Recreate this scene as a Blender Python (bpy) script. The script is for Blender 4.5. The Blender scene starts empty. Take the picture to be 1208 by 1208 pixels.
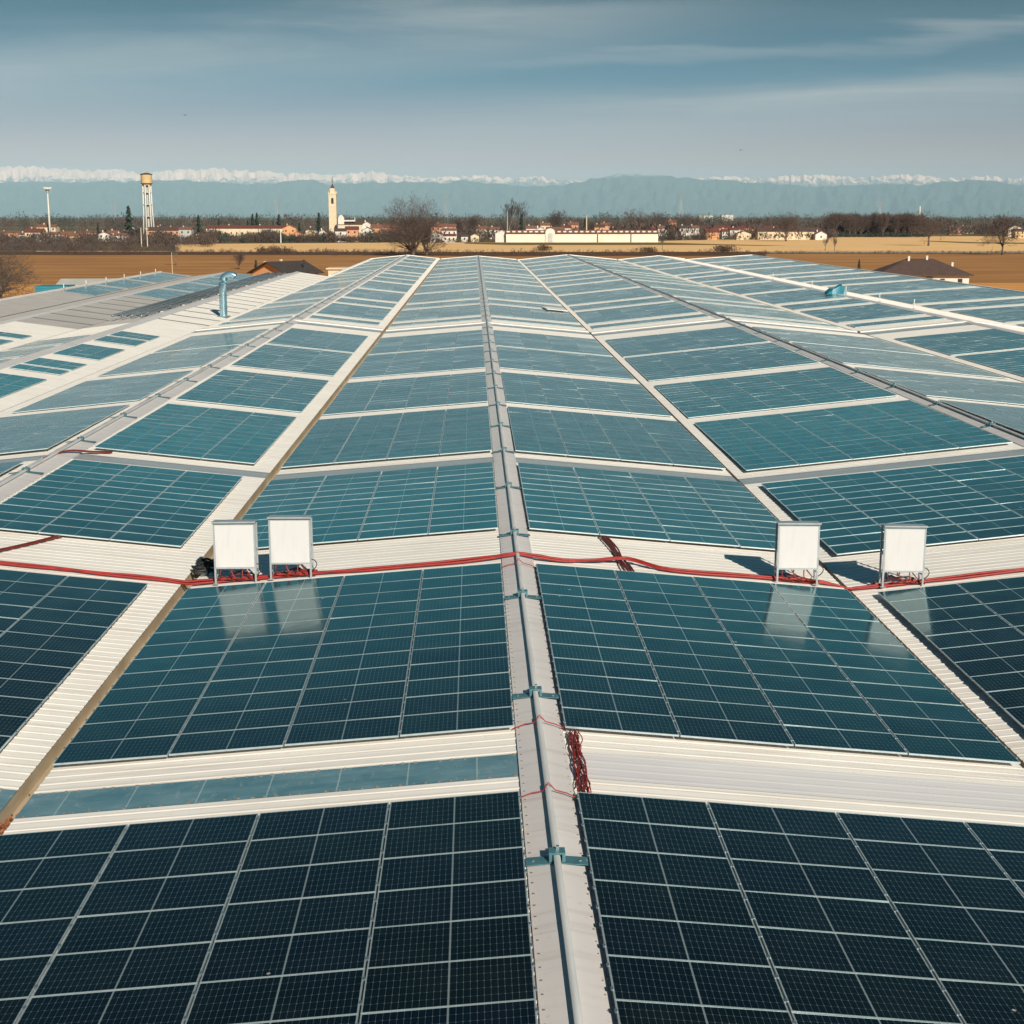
import bpy, math, random
from mathutils import Vector, noise
R = math.radians
sc = bpy.context.scene
COL = sc.collection
rnd = random.Random(7)

# ------------------------------------------------------------------ camera
CAMZ = 18.0
F = 1721.6                     # focal length in pixels of the 1208 px photograph
PIT, YAW = R(11.439), R(1.486)
cam = bpy.data.cameras.new('camera')
cam.sensor_width = 36.0
cam.sensor_fit = 'HORIZONTAL'
cam.lens = F / 1208 * 36
cam.clip_start = 0.1
cam.clip_end = 400000
co = bpy.data.objects.new('camera', cam)
COL.objects.link(co)
co.location = (0, 0, CAMZ)
co.rotation_euler = (R(90) - PIT, 0, -YAW)
sc.camera = co
FW = Vector((math.sin(YAW) * math.cos(PIT), math.cos(YAW) * math.cos(PIT), -math.sin(PIT)))
RT = Vector((math.cos(YAW), -math.sin(YAW), 0))
UP = RT.cross(FW)


def at(u, v, Y):
    d = FW + RT * ((u - 604) / F) + UP * ((604 - v) / F)
    return Vector((0, 0, CAMZ)) + d * (Y / d.y)


def gx(u, Y):                  # world x seen at pixel column u near the horizon at distance Y
    return at(u, 258, Y).x


def gd(v):                     # distance of flat ground seen at pixel row v
    return CAMZ * F / math.cos(PIT) ** 2 / (v - 255.64) - CAMZ * math.tan(PIT)


def project(p):
    q = Vector(p) - Vector((0, 0, CAMZ))
    zc = q.dot(FW)
    return 604 + F * q.dot(RT) / zc, 604 - F * q.dot(UP) / zc


# ------------------------------------------------------------------ materials
def nt(name):
    m = bpy.data.materials.new(name)
    m.use_nodes = True
    t = m.node_tree
    b = t.nodes['Principled BSDF']
    return m, t, b


def N(t, kind, **kw):
    n = t.nodes.new(kind)
    for k, v in kw.items():
        setattr(n, k, v)
    return n


def math_n(t, op, a, b=None, c=None, clamp=False):
    n = N(t, 'ShaderNodeMath', operation=op)
    n.use_clamp = clamp
    for i, x in enumerate((a, b, c)):
        if x is None:
            continue
        if isinstance(x, (int, float)):
            n.inputs[i].default_value = x
        else:
            t.links.new(x, n.inputs[i])
    return n.outputs[0]


def mixc(t, fac, a, b):
    n = N(t, 'ShaderNodeMix', data_type='RGBA')
    if isinstance(fac, (int, float)):
        n.inputs[0].default_value = fac
    else:
        t.links.new(fac, n.inputs[0])
    for i, x in ((6, a), (7, b)):
        if isinstance(x, tuple):
            n.inputs[i].default_value = (*x, 1)
        else:
            t.links.new(x, n.inputs[i])
    return n.outputs[2]


def ramp(t, fac, lo, hi):
    n = N(t, 'ShaderNodeMapRange')
    n.inputs[1].default_value = lo
    n.inputs[2].default_value = hi
    t.links.new(fac, n.inputs[0])
    return n.outputs[0]


def noise_n(t, scale, detail=4, stretch=(1, 1, 1), rough=.55, coord='Object'):
    tc = N(t, 'ShaderNodeTexCoord')
    mp = N(t, 'ShaderNodeMapping')
    mp.inputs['Scale'].default_value = stretch
    t.links.new(tc.outputs[coord], mp.inputs[0])
    n = N(t, 'ShaderNodeTexNoise')
    n.inputs['Scale'].default_value = scale
    n.inputs['Detail'].default_value = detail
    n.inputs['Roughness'].default_value = rough
    t.links.new(mp.outputs[0], n.inputs['Vector'])
    return n.outputs['Fac']


def mat(name, c1, c2=None, rough=.6, metal=0.0, scale=1.0, stretch=(1, 1, 1), spec=.5, lo=.35, hi=.65, bump=0.0, detail=4):
    m, t, b = nt(name)
    b.inputs['Roughness'].default_value = rough
    b.inputs['Metallic'].default_value = metal
    b.inputs['Specular IOR Level'].default_value = spec
    if c2 is None:
        c2 = tuple(x * .82 for x in c1)
    f = noise_n(t, scale, detail, stretch)
    t.links.new(mixc(t, ramp(t, f, lo, hi), c1, c2), b.inputs['Base Color'])
    if bump:
        bn = N(t, 'ShaderNodeBump')
        bn.inputs['Strength'].default_value = bump
        t.links.new(f, bn.inputs['Height'])
        t.links.new(bn.outputs[0], b.inputs['Normal'])
    return m


def sheet_mat(name, c1, c2, dirt_shade, rough=.42, foot=False):
    """painted roof sheet: slight panel tone changes, run-off streaks down the slope, painted shade lines along the ribs"""
    m, t, b = nt(name)
    b.inputs['Roughness'].default_value = rough
    b.inputs['Specular IOR Level'].default_value = .35
    f = noise_n(t, .35, 5)
    s = noise_n(t, 1.0, 5, (.25, 5.5, 1))
    c = mixc(t, ramp(t, f, .3, .7), c1, c2)
    k = math_n(t, 'MULTIPLY', ramp(t, s, .50, .8), .65)
    c = mixc(t, k, c, dirt_shade)
    g = noise_n(t, 9, 3)
    c = mixc(t, math_n(t, 'MULTIPLY', ramp(t, g, .62, .75), .35), c, dirt_shade)
    if foot:  # shading of laps and ribs painted into the colour as thin dark lines
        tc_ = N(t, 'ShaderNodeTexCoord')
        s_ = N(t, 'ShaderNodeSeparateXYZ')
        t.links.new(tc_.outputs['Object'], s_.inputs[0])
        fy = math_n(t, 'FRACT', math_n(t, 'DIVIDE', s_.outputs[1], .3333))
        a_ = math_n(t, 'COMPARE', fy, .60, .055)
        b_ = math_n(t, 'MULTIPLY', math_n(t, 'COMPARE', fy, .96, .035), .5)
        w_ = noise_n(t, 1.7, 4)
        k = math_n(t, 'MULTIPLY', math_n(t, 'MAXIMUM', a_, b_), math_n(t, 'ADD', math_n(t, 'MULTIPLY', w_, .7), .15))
        c = mixc(t, k, c, dirt_shade)
    t.links.new(c, b.inputs['Base Color'])
    return m


M = {}
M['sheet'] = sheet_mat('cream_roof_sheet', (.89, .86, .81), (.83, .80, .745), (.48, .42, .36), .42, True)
M['sheet_grey'] = sheet_mat('grey_roof_sheet', (.42, .40, .38), (.36, .345, .33), (.25, .22, .2), .5)
M['cap'] = sheet_mat('ridge_cap_sheet', (.64, .61, .60), (.58, .555, .545), (.40, .36, .33), .4)
M['gutter'] = mat('beige_gutter', (.50, .41, .29), (.38, .30, .2), .5, 0, 2.2, (1, .3, 1))
M['gutter_shade'] = mat('shaded_gutter', (.42, .38, .32), (.3, .26, .22), .5, 0, 2.2, (1, .3, 1))  # darker gutter copy, shade of the right-hand valleys put into the colour
M['sky_blue_plain'] = mat('blue_translucent_sheet', (.10, .20, .245), (.20, .31, .35), .14, 0, .9, (.6, .8, 1), .6)
def pane_mat():
    m, t, b = nt('blue_glazed_strip')
    b.inputs['Roughness'].default_value = .13
    b.inputs['Specular IOR Level'].default_value = .6
    tc_ = N(t, 'ShaderNodeTexCoord')
    s_ = N(t, 'ShaderNodeSeparateXYZ')
    t.links.new(tc_.outputs['Object'], s_.inputs[0])
    xx = math_n(t, 'DIVIDE', s_.outputs[0], 1.18)
    wn = N(t, 'ShaderNodeTexWhiteNoise', noise_dimensions='1D')
    t.links.new(math_n(t, 'FLOOR', xx), wn.inputs['W'])
    f = noise_n(t, 1.4, 6, (1, 1.6, 1))
    c = mixc(t, ramp(t, f, .35, .68), (.085, .19, .235), (.15, .27, .31))
    c = mixc(t, math_n(t, 'MULTIPLY', ramp(t, wn.outputs['Value'], .55, 1.0), .45), c, (.36, .45, .49))
    jn = math_n(t, 'LESS_THAN', math_n(t, 'FRACT', xx), .022)
    c = mixc(t, math_n(t, 'MULTIPLY', jn, .5), c, (.45, .52, .55))
    st = noise_n(t, 7, 4, (1, .4, 1))
    c = mixc(t, math_n(t, 'MULTIPLY', ramp(t, st, .58, .72), .3), c, (.42, .44, .44))
    t.links.new(c, b.inputs['Base Color'])
    return m


M['sky_blue'] = pane_mat()
M['sky_milk'] = mat('milky_translucent_sheet', (.70, .67, .68), (.80, .78, .765), .22, 0, .35, (.5, 1.5, 1), .6)
M['sky_grey'] = mat('grey_translucent_sheet', (.36, .36, .36), (.30, .31, .32), .25, 0, 1.0, (.35, 3, 1), .6)
M['sky_brown'] = mat('weathered_translucent_sheet', (.16, .13, .11), (.22, .19, .16), .35, 0, 1.0, (.35, 3, 1), .5)
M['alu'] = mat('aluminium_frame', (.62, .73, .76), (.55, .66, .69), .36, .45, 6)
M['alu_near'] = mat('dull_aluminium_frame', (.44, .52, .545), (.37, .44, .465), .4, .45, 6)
M['galv'] = mat('galvanised_steel', (.34, .40, .43), (.24, .30, .33), .35, .75, 4)
M['pipe'] = mat('dull_steel_pipe', (.44, .46, .47), (.36, .385, .395), .38, .3, 3, (1, .2, 1))
M['strap'] = mat('teal_grey_strap', (.075, .20, .235), (.06, .15, .18), .4, .2, 5)
M['stand'] = mat('stand_steel', (.40, .43, .45), (.33, .36, .38), .42, .35, 4)
M['duct'] = mat('bright_duct_steel', (.48, .74, .84), (.40, .64, .74), .2, .85, 1.5)
M['board'] = mat('white_board', (.545, .54, .545), (.47, .465, .455), .45, 0, 2.2, (2.5, 1, .5), lo=.5, hi=.85)
M['dark_box'] = mat('dark_inverter', (.05, .055, .06), (.035, .04, .045), .45, 0, 5)
M['black'] = mat('black_rubber', (.015, .015, .016), (.025, .024, .023), .6, 0, 5)
M['red'] = mat('red_conduit', (.30, .016, .012), (.21, .014, .011), .55, 0, 6)
M['darkred'] = mat('dark_red_cable', (.16, .02, .016), (.10, .016, .013), .55, 0, 6)
M['rust'] = mat('dry_leaves', (.30, .10, .035), (.16, .06, .03), .9, 0, 20)
M['wall'] = mat('factory_wall', (.55, .52, .47), (.48, .45, .41), .8, 0, .6)
M['teal'] = mat('teal_sheet', (.02, .20, .27), (.02, .16, .22), .45, 0, 1.5)
M['field_near'] = mat('dry_brown_field', (.43, .215, .080), (.29, .138, .05), .95, 0, .03, (.5, 3, 1), .1, .38, .62, 0, 10)
M['field_orange'] = mat('orange_stubble_field', (.66, .32, .10), (.54, .25, .08), .95, 0, .04, (.5, 3, 1), .1, .38, .62, 0, 10)
M['field_tan'] = mat('tan_stubble_field', (.82, .52, .245), (.70, .43, .19), .95, 0, .03, (.4, 3, 1), .1, .38, .62, 0, 10)
M['field_olive'] = mat('olive_grass_strip', (.13, .10, .035), (.20, .14, .05), .95, 0, .05, (.4, 2, 1), .1, .3, .7, 0, 6)
M['scrub_soil'] = mat('dark_weedy_soil', (.075, .038, .022), (.13, .065, .032), .95, 0, .09, (.5, 2, 1), .1, .38, .62, 0, 8)
M['plain'] = mat('far_plain', (.12, .10, .06), (.20, .15, .08), .95, 0, .0016, (.35, 1.6, 1), .1, .4, .6, 0, 8)
M['track'] = mat('gravel_track', (.50, .42, .34), (.42, .35, .28), .95, 0, .2)
M['bark'] = mat('bare_bark', (.085, .060, .047), (.13, .098, .078), .9, 0, .4, lo=.3, hi=.7)
M['bark_pale'] = mat('pale_bark', (.17, .135, .105), (.11, .085, .07), .9, 0, .4, lo=.3, hi=.7)
M['twig'] = mat('brown_twigs', (.095, .058, .045), (.060, .045, .040), .95, 0, .05, lo=.3, hi=.7)
M['twig_grey'] = mat('grey_twigs', (.085, .070, .060), (.055, .052, .05), .95, 0, .05, lo=.3, hi=.7)
M['scrub'] = mat('dark_scrub', (.050, .028, .022), (.085, .045, .03), .95, 0, .06, lo=.3, hi=.7)
M['conifer'] = mat('dark_conifer', (.018, .034, .026), (.03, .05, .035), .9, 0, .3)
M['evergreen'] = mat('dark_evergreen_hedge', (.022, .035, .024), (.03, .042, .03), .9, 0, .2)
M['terra'] = mat('terracotta_tiles', (.215, .09, .06), (.15, .07, .05), .85, 0, .6)
M['darkred_roof'] = mat('dark_red_tiles', (.155, .042, .033), (.12, .035, .03), .8, 0, .5)
M['brown_roof'] = mat('brown_tiles', (.085, .05, .04), (.065, .04, .033), .85, 0, .8)
M['roof_dark'] = mat('dark_roof', (.035, .028, .026), (.05, .04, .036), .85, 0, .8)
M['cream'] = mat('cream_render', (.66, .54, .38), (.58, .47, .32), .85, 0, .3)
M['white'] = mat('white_render', (.66, .62, .56), (.58, .54, .48), .85, 0, .3)
M['wall_pale'] = mat('pale_lime_wash', (.74, .68, .56), (.64, .58, .46), .85, 0, .12)
M['yellow'] = mat('yellow_render', (.58, .41, .21), (.50, .35, .17), .85, 0, .3)
M['salmon'] = mat('salmon_render', (.60, .30, .17), (.52, .25, .14), .85, 0, .3)
M['orange'] = mat('orange_render', (.62, .33, .16), (.55, .28, .13), .85, 0, .3)
M['greyw'] = mat('grey_render', (.45, .45, .42), (.38, .39, .36), .85, 0, .3)
M['glassd'] = mat('dark_window', (.03, .035, .04), (.04, .045, .05), .15, 0, 1)
M['bird'] = mat('dark_plumage', (.03, .03, .03), (.04, .04, .04), .8, 0, 5)
M['steel_far'] = mat('pylon_steel', (.42, .42, .42), (.36, .36, .36), .6, .3, 1)


def glass_material():
    m, t, b = nt('solar_cells')
    uv = N(t, 'ShaderNodeUVMap')
    sp = N(t, 'ShaderNodeSeparateXYZ')
    t.links.new(uv.outputs[0], sp.inputs[0])
    U = math_n(t, 'MULTIPLY', sp.outputs[0], 2.04)
    V = math_n(t, 'MULTIPLY', sp.outputs[1], .98)
    x = math_n(t, 'SUBTRACT', math_n(t, 'ABSOLUTE', math_n(t, 'SUBTRACT', U, 1.02)), .011)
    dx = math_n(t, 'MULTIPLY', math_n(t, 'PINGPONG', x, .042), 1.0)      # distance to a cell edge
    dy = math_n(t, 'PINGPONG', V, .0817)
    lx = math_n(t, 'LESS_THAN', dx, .0026)
    ly = math_n(t, 'LESS_THAN', dy, .0015)
    dia = math_n(t, 'LESS_THAN', math_n(t, 'ADD', dx, dy), .0125)
    mid = math_n(t, 'LESS_THAN', x, 0.0)
    line = math_n(t, 'MAXIMUM', math_n(t, 'MAXIMUM', math_n(t, 'MULTIPLY', lx, .55), math_n(t, 'MULTIPLY', ly, .7)), dia)
    line = math_n(t, 'MAXIMUM', line, math_n(t, 'MULTIPLY', mid, 1.6))
    line = math_n(t, 'MULTIPLY', line, .22, clamp=True)
    oi = N(t, 'ShaderNodeNewGeometry')
    ct = N(t, 'ShaderNodeTexNoise')
    ct.inputs['Scale'].default_value = .45
    ct.inputs['Detail'].default_value = 4
    t.links.new(oi.outputs['Position'], ct.inputs['Vector'])
    cell = mixc(t, ramp(t, ct.outputs['Fac'], .35, .65), (.0010, .0040, .0052), (.0018, .0062, .0076))
    inf = N(t, 'ShaderNodeObjectInfo')
    rv = math_n(t, 'FRACT', math_n(t, 'ADD', inf.outputs['Random'], oi.outputs['Random Per Island']))
    cell = mixc(t, rv, cell, (.0006, .0034, .0082))
    c = mixc(t, line, cell, (.50, .60, .63))
    # thin dust towards the lower edges, rare bird droppings
    du = N(t, 'ShaderNodeTexNoise')
    du.inputs['Scale'].default_value = 1.3
    du.inputs['Detail'].default_value = 6
    t.links.new(oi.outputs['Position'], du.inputs['Vector'])
    c = mixc(t, math_n(t, 'MULTIPLY', ramp(t, du.outputs['Fac'], .48, .8), .006), c, (.45, .42, .37))
    vo = N(t, 'ShaderNodeTexVoronoi')
    vo.inputs['Scale'].default_value = .85
    t.links.new(oi.outputs['Position'], vo.inputs['Vector'])
    c = mixc(t, math_n(t, 'MULTIPLY', math_n(t, 'LESS_THAN', vo.outputs['Distance'], .034), .55), c, (.60, .58, .52))
    t.nodes.remove(b)
    rr = N(t, 'ShaderNodeTexNoise')
    rr.inputs['Scale'].default_value = 2.5
    rr.inputs['Detail'].default_value = 5
    t.links.new(oi.outputs['Position'], rr.inputs['Vector'])
    mr = N(t, 'ShaderNodeMapRange')
    for i_, v_ in ((1, .3), (2, .7), (3, .06), (4, .17)):
        mr.inputs[i_].default_value = v_
    t.links.new(rr.outputs['Fac'], mr.inputs[0])
    # anti-reflective coating: teal reflection at moderate angles, neutral towards grazing
    fr = N(t, 'ShaderNodeFresnel')
    fr.inputs[0].default_value = 1.55
    cr = N(t, 'ShaderNodeValToRGB')
    e = cr.color_ramp.elements
    e[0].position, e[0].color = .0, (.62, .93, 1, 1)
    e[1].position, e[1].color = .72, (1, .98, .95, 1)
    e2 = e.new(.36)
    e2.color = (.72, .95, 1, 1)
    t.links.new(fr.outputs[0], cr.inputs[0])
    df = N(t, 'ShaderNodeBsdfDiffuse')
    t.links.new(c, df.inputs['Color'])
    gl = N(t, 'ShaderNodeBsdfGlossy')
    t.links.new(cr.outputs[0], gl.inputs['Color'])
    t.links.new(mr.outputs[0], gl.inputs['Roughness'])
    mx = N(t, 'ShaderNodeMixShader')
    t.links.new(fr.outputs[0], mx.inputs[0])
    t.links.new(df.outputs[0], mx.inputs[1])
    t.links.new(gl.outputs[0], mx.inputs[2])
    # pale teal sheen painted in at grazing angles, adds to the sky reflection
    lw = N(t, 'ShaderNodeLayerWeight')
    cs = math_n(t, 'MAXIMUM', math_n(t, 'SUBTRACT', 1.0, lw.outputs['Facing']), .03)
    grazing_sheen = math_n(t, 'MINIMUM', math_n(t, 'DIVIDE', .0006, math_n(t, 'POWER', cs, 3.0)), .15)
    grazing_sheen = math_n(t, 'MULTIPLY', grazing_sheen, math_n(t, 'ADD', .6, math_n(t, 'MULTIPLY', ramp(t, du.outputs['Fac'], .3, .7), .8)))
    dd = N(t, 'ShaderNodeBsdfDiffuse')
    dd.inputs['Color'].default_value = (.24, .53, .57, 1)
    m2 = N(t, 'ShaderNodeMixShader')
    t.links.new(grazing_sheen, m2.inputs[0])
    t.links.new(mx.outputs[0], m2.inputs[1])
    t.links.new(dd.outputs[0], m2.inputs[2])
    t.links.new(m2.outputs[0], t.nodes['Material Output'].inputs['Surface'])
    return m


M['glass'] = glass_material()


# ------------------------------------------------------------------ mesh helpers
class MB:
    def __init__(s):
        s.v, s.f, s.mi, s.uv, s.mats = [], [], [], {}, []

    def mat(s, m):
        if m not in s.mats:
            s.mats.append(m)
        return s.mats.index(m)

    def face(s, pts, m, uv=None):
        i = len(s.v)
        s.v.extend(tuple(p) for p in pts)
        if uv:
            s.uv[len(s.f)] = uv
        s.f.append(tuple(range(i, i + len(pts))))
        s.mi.append(s.mat(m))

    def faces(s, pts, fs, m):
        i = len(s.v)
        s.v.extend(tuple(p) for p in pts)
        k = s.mat(m)
        for f in fs:
            s.f.append(tuple(i + j for j in f))
            s.mi.append(k)

    def box(s, c, d, m, rz=0.0, T=None, taper=1.0):
        hx, hy, hz = d[0] / 2, d[1] / 2, d[2] / 2
        cs, sn = math.cos(rz), math.sin(rz)
        pts = []
        for z in (-hz, hz):
            k = taper if z > 0 else 1.0
            for (x, y) in ((-hx, -hy), (hx, -hy), (hx, hy), (-hx, hy)):
                x, y = x * k, y * k
                p = Vector((c[0] + x * cs - y * sn, c[1] + x * sn + y * cs, c[2] + z))
                pts.append(T(p) if T else p)
        s.faces(pts, [(3, 2, 1, 0), (4, 5, 6, 7), (0, 1, 5, 4), (1, 2, 6, 5), (2, 3, 7, 6), (3, 0, 4, 7)], m)

    def tube(s, path, r, m, n=8, caps=True):
        path = [Vector(p) for p in path]
        rs = r if isinstance(r, (list, tuple)) else [r] * len(path)
        rings = []
        up0 = Vector((0, 0, 1))
        for i, p in enumerate(path):
            d = (path[min(i + 1, len(path) - 1)] - path[max(i - 1, 0)])
            if d.length < 1e-9:
                d = Vector((0, 0, 1))
            d.normalize()
            a = d.cross(up0)
            if a.length < .05:
                a = d.cross(Vector((1, 0, 0)))
            a.normalize()
            b = a.cross(d)
            rings.append([p + (a * math.cos(2 * math.pi * k / n) + b * math.sin(2 * math.pi * k / n)) * rs[i] for k in range(n)])
        pts = [q for g in rings for q in g]
        fs = []
        for i in range(len(path) - 1):
            for k in range(n):
                k2 = (k + 1) % n
                fs.append((i * n + k, i * n + k2, (i + 1) * n + k2, (i + 1) * n + k))
        if caps:
            fs.append(tuple(range(n - 1, -1, -1)))
            fs.append(tuple((len(path) - 1) * n + k for k in range(n)))
        s.faces(pts, fs, m)

    def mesh(s, name, smooth=False):
        me = bpy.data.meshes.new(name)
        me.from_pydata(s.v, [], s.f)
        for m in s.mats:
            me.materials.append(m)
        me.polygons.foreach_set('material_index', s.mi)
        if s.uv:
            ul = me.uv_layers.new(name='UVMap')
            for fi, uvs in s.uv.items():
                p = me.polygons[fi]
                for k, li in enumerate(p.loop_indices):
                    ul.data[li].uv = uvs[k]
        if smooth:
            me.polygons.foreach_set('use_smooth', [True] * len(s.f))
        me.update()
        return me

    def build(s, name, parent=None, smooth=False, loc=None):
        o = bpy.data.objects.new(name, s.mesh(name, smooth))
        COL.objects.link(o)
        if loc:
            o.location = loc
        if parent:
            o.parent = parent
        return o


def tag(o, label=None, cat=None, group=None, kind=None):
    if label:
        o['label'] = label
    if cat:
        o['category'] = cat
    if group:
        o['group'] = group
    if kind:
        o['kind'] = kind
    return o


def thing(name, label, cat, loc=(0, 0, 0), rz=0.0, group=None):
    o = bpy.data.objects.new(name, None)
    o.empty_display_size = .2
    COL.objects.link(o)
    o.location = loc
    o.rotation_euler = (0, 0, rz)
    return tag(o, label, cat, group)


def copy_tree(o, parent=None):
    c = o.copy()
    COL.objects.link(c)
    c.parent = parent
    for ch in list(o.children):
        copy_tree(ch, c)
    return c


# ------------------------------------------------------------------ world, sun, haze
SUN = Vector((.95, -2.7, 1.61)).normalized()
EL = math.asin(SUN.z)
AZ = math.atan2(SUN.x, SUN.y)
w = bpy.data.worlds.new('World')
sc.world = w
w.use_nodes = True
t = w.node_tree
bg = t.nodes['Background']
sky = N(t, 'ShaderNodeTexSky', sky_type='NISHITA')
sky.sun_disc = False
sky.sun_elevation = EL
sky.sun_rotation = AZ
sky.altitude = 100
sky.air_density = 1.0
sky.dust_density = .6
sky.ozone_density = 1.6
tc = N(t, 'ShaderNodeTexCoord')
sp = N(t, 'ShaderNodeSeparateXYZ')
t.links.new(tc.outputs['Generated'], sp.inputs[0])
zz = math_n(t, 'ADD', math_n(t, 'MAXIMUM', sp.outputs[2], 0.0), .075)
cx = math_n(t, 'DIVIDE', sp.outputs[0], zz)
cy = math_n(t, 'DIVIDE', sp.outputs[1], zz)
cb = N(t, 'ShaderNodeCombineXYZ')
t.links.new(cx, cb.inputs[0])
t.links.new(cy, cb.inputs[1])
mp = N(t, 'ShaderNodeMapping')
mp.inputs['Rotation'].default_value = (0, 0, R(-17))
mp.inputs['Scale'].default_value = (.50, .95, 1)
mp.inputs['Location'].default_value = (3.1, 1.35, 0)
t.links.new(cb.outputs[0], mp.inputs[0])
cn = N(t, 'ShaderNodeTexNoise')
cn.inputs['Scale'].default_value = 1.0
cn.inputs['Detail'].default_value = 7
cn.inputs['Roughness'].default_value = .55
cn.inputs['Distortion'].default_value = .7
t.links.new(mp.outputs[0], cn.inputs['Vector'])
az = math_n(t, 'DIVIDE', sp.outputs[0], math_n(t, 'MAXIMUM', math_n(t, 'ABSOLUTE', sp.outputs[1]), .15))


def band(z0, slope, half, a0, a1, gain):
    zc_ = math_n(t, 'ADD', math_n(t, 'MULTIPLY', az, slope), z0)
    zc_ = math_n(t, 'ADD', zc_, math_n(t, 'MULTIPLY', math_n(t, 'SUBTRACT', cn.outputs['Fac'], .5), .05))
    d_ = math_n(t, 'DIVIDE', math_n(t, 'ABSOLUTE', math_n(t, 'SUBTRACT', sp.outputs[2], zc_)), half)
    m_ = N(t, 'ShaderNodeMapRange', interpolation_type='SMOOTHSTEP')
    for i_, v_ in ((1, 1.0), (2, 0.0), (3, 0.0), (4, gain)):
        m_.inputs[i_].default_value = v_
    t.links.new(d_, m_.inputs[0])
    f_ = N(t, 'ShaderNodeMapRange', interpolation_type='SMOOTHSTEP')
    for i_, v_ in ((1, a0), (2, a1), (3, 0.0), (4, 1.0)):
        f_.inputs[i_].default_value = v_
    t.links.new(az, f_.inputs[0])
    return math_n(t, 'MULTIPLY', m_.outputs[0], f_.outputs[0])


wisp = ramp(t, cn.outputs['Fac'], .30, .74)
cf = band(.118, .105, .036, .26, -.02, .62)                     # long streak rising from the left
cf = math_n(t, 'MAXIMUM', cf, band(.055, .055, .026, -.14, .10, .55))   # soft bank low at the right
cf = math_n(t, 'MAXIMUM', cf, band(.100, .03, .007, -.10, .03, .40))    # thin wisp
cf = math_n(t, 'MULTIPLY', cf, math_n(t, 'ADD', math_n(t, 'MULTIPLY', wisp, 1.1), .30))
cf = math_n(t, 'ADD', cf, math_n(t, 'MULTIPLY', ramp(t, cn.outputs['Fac'], .45, .75), .10))
cfade = N(t, 'ShaderNodeMapRange')
for i_, v_ in ((1, .10), (2, .19), (3, 1.0), (4, .25)):
    cfade.inputs[i_].default_value = v_
t.links.new(sp.outputs[2], cfade.inputs[0])
cf = math_n(t, 'MULTIPLY', cf, cfade.outputs[0], clamp=True)
tint = N(t, 'ShaderNodeMix', data_type='RGBA', blend_type='MULTIPLY')
tint.inputs[0].default_value = 1
t.links.new(sky.outputs[0], tint.inputs[6])
gr = N(t, 'ShaderNodeValToRGB')
t.links.new(sp.outputs[2], gr.inputs[0])
el = gr.color_ramp.elements
el[0].position, el[0].color = 0.0, (1.0, .62, .70, 1)
el[1].position, el[1].color = .9, (.05, .28, .36, 1)
for ps, cc in ((.038, (.76, .45, .54, 1)), (.088, (.07, .24, .37, 1)), (.14, (.0, .135, .19, 1)), (.158, (.0, .32, .36, 1)), (.19, (.0, .74, .66, 1)), (.25, (.0, .56, .50, 1)), (.32, (.0, .25, .29, 1)), (.48, (.0, .08, .13, 1))):
    e = el.new(ps)
    e.color = cc
t.links.new(gr.outputs[0], tint.inputs[7])
cl = mixc(t, cf, tint.outputs[2], (4.6, 4.75, 4.85))
t.links.new(cl, bg.inputs['Color'])
bg.inputs['Strength'].default_value = .074

sl = bpy.data.lights.new('sun', 'SUN')
sl.energy = 5.0
sl.angle = R(.53)
sl.color = (1.0, .91, .775)
so = bpy.data.objects.new('sun', sl)
COL.objects.link(so)
so.rotation_euler = SUN.to_track_quat('Z', 'Y').to_euler()
so.location = (40, -60, 80)

sc.view_settings.view_transform = 'Standard'
sc.view_settings.look = 'None'
sc.view_settings.exposure = .38
sc.view_settings.gamma = 1.0
sc.cycles.max_bounces = 6
sc.cycles.diffuse_bounces = 3
sc.cycles.glossy_bounces = 3
sc.cycles.volume_bounces = 0
sc.cycles.use_denoising = True

m, t, b = nt('haze')
t.nodes.remove(b)
pv = N(t, 'ShaderNodeVolumePrincipled')
pv.inputs['Color'].default_value = (.47, .70, .83, 1)
pv.inputs['Density'].default_value = 1.52e-5
pv.inputs['Anisotropy'].default_value = -.25
t.links.new(pv.outputs[0], t.nodes['Material Output'].inputs['Volume'])
hz = MB()
hz.box((0, 40000, 1509), (130000, 125000, 3020), m)
tag(hz.build('haze'), kind='stuff')

# ------------------------------------------------------------------ roof lay-out (x across the ridges, y away from the camera)
PZ = 18.0
RAISE = .13
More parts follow.
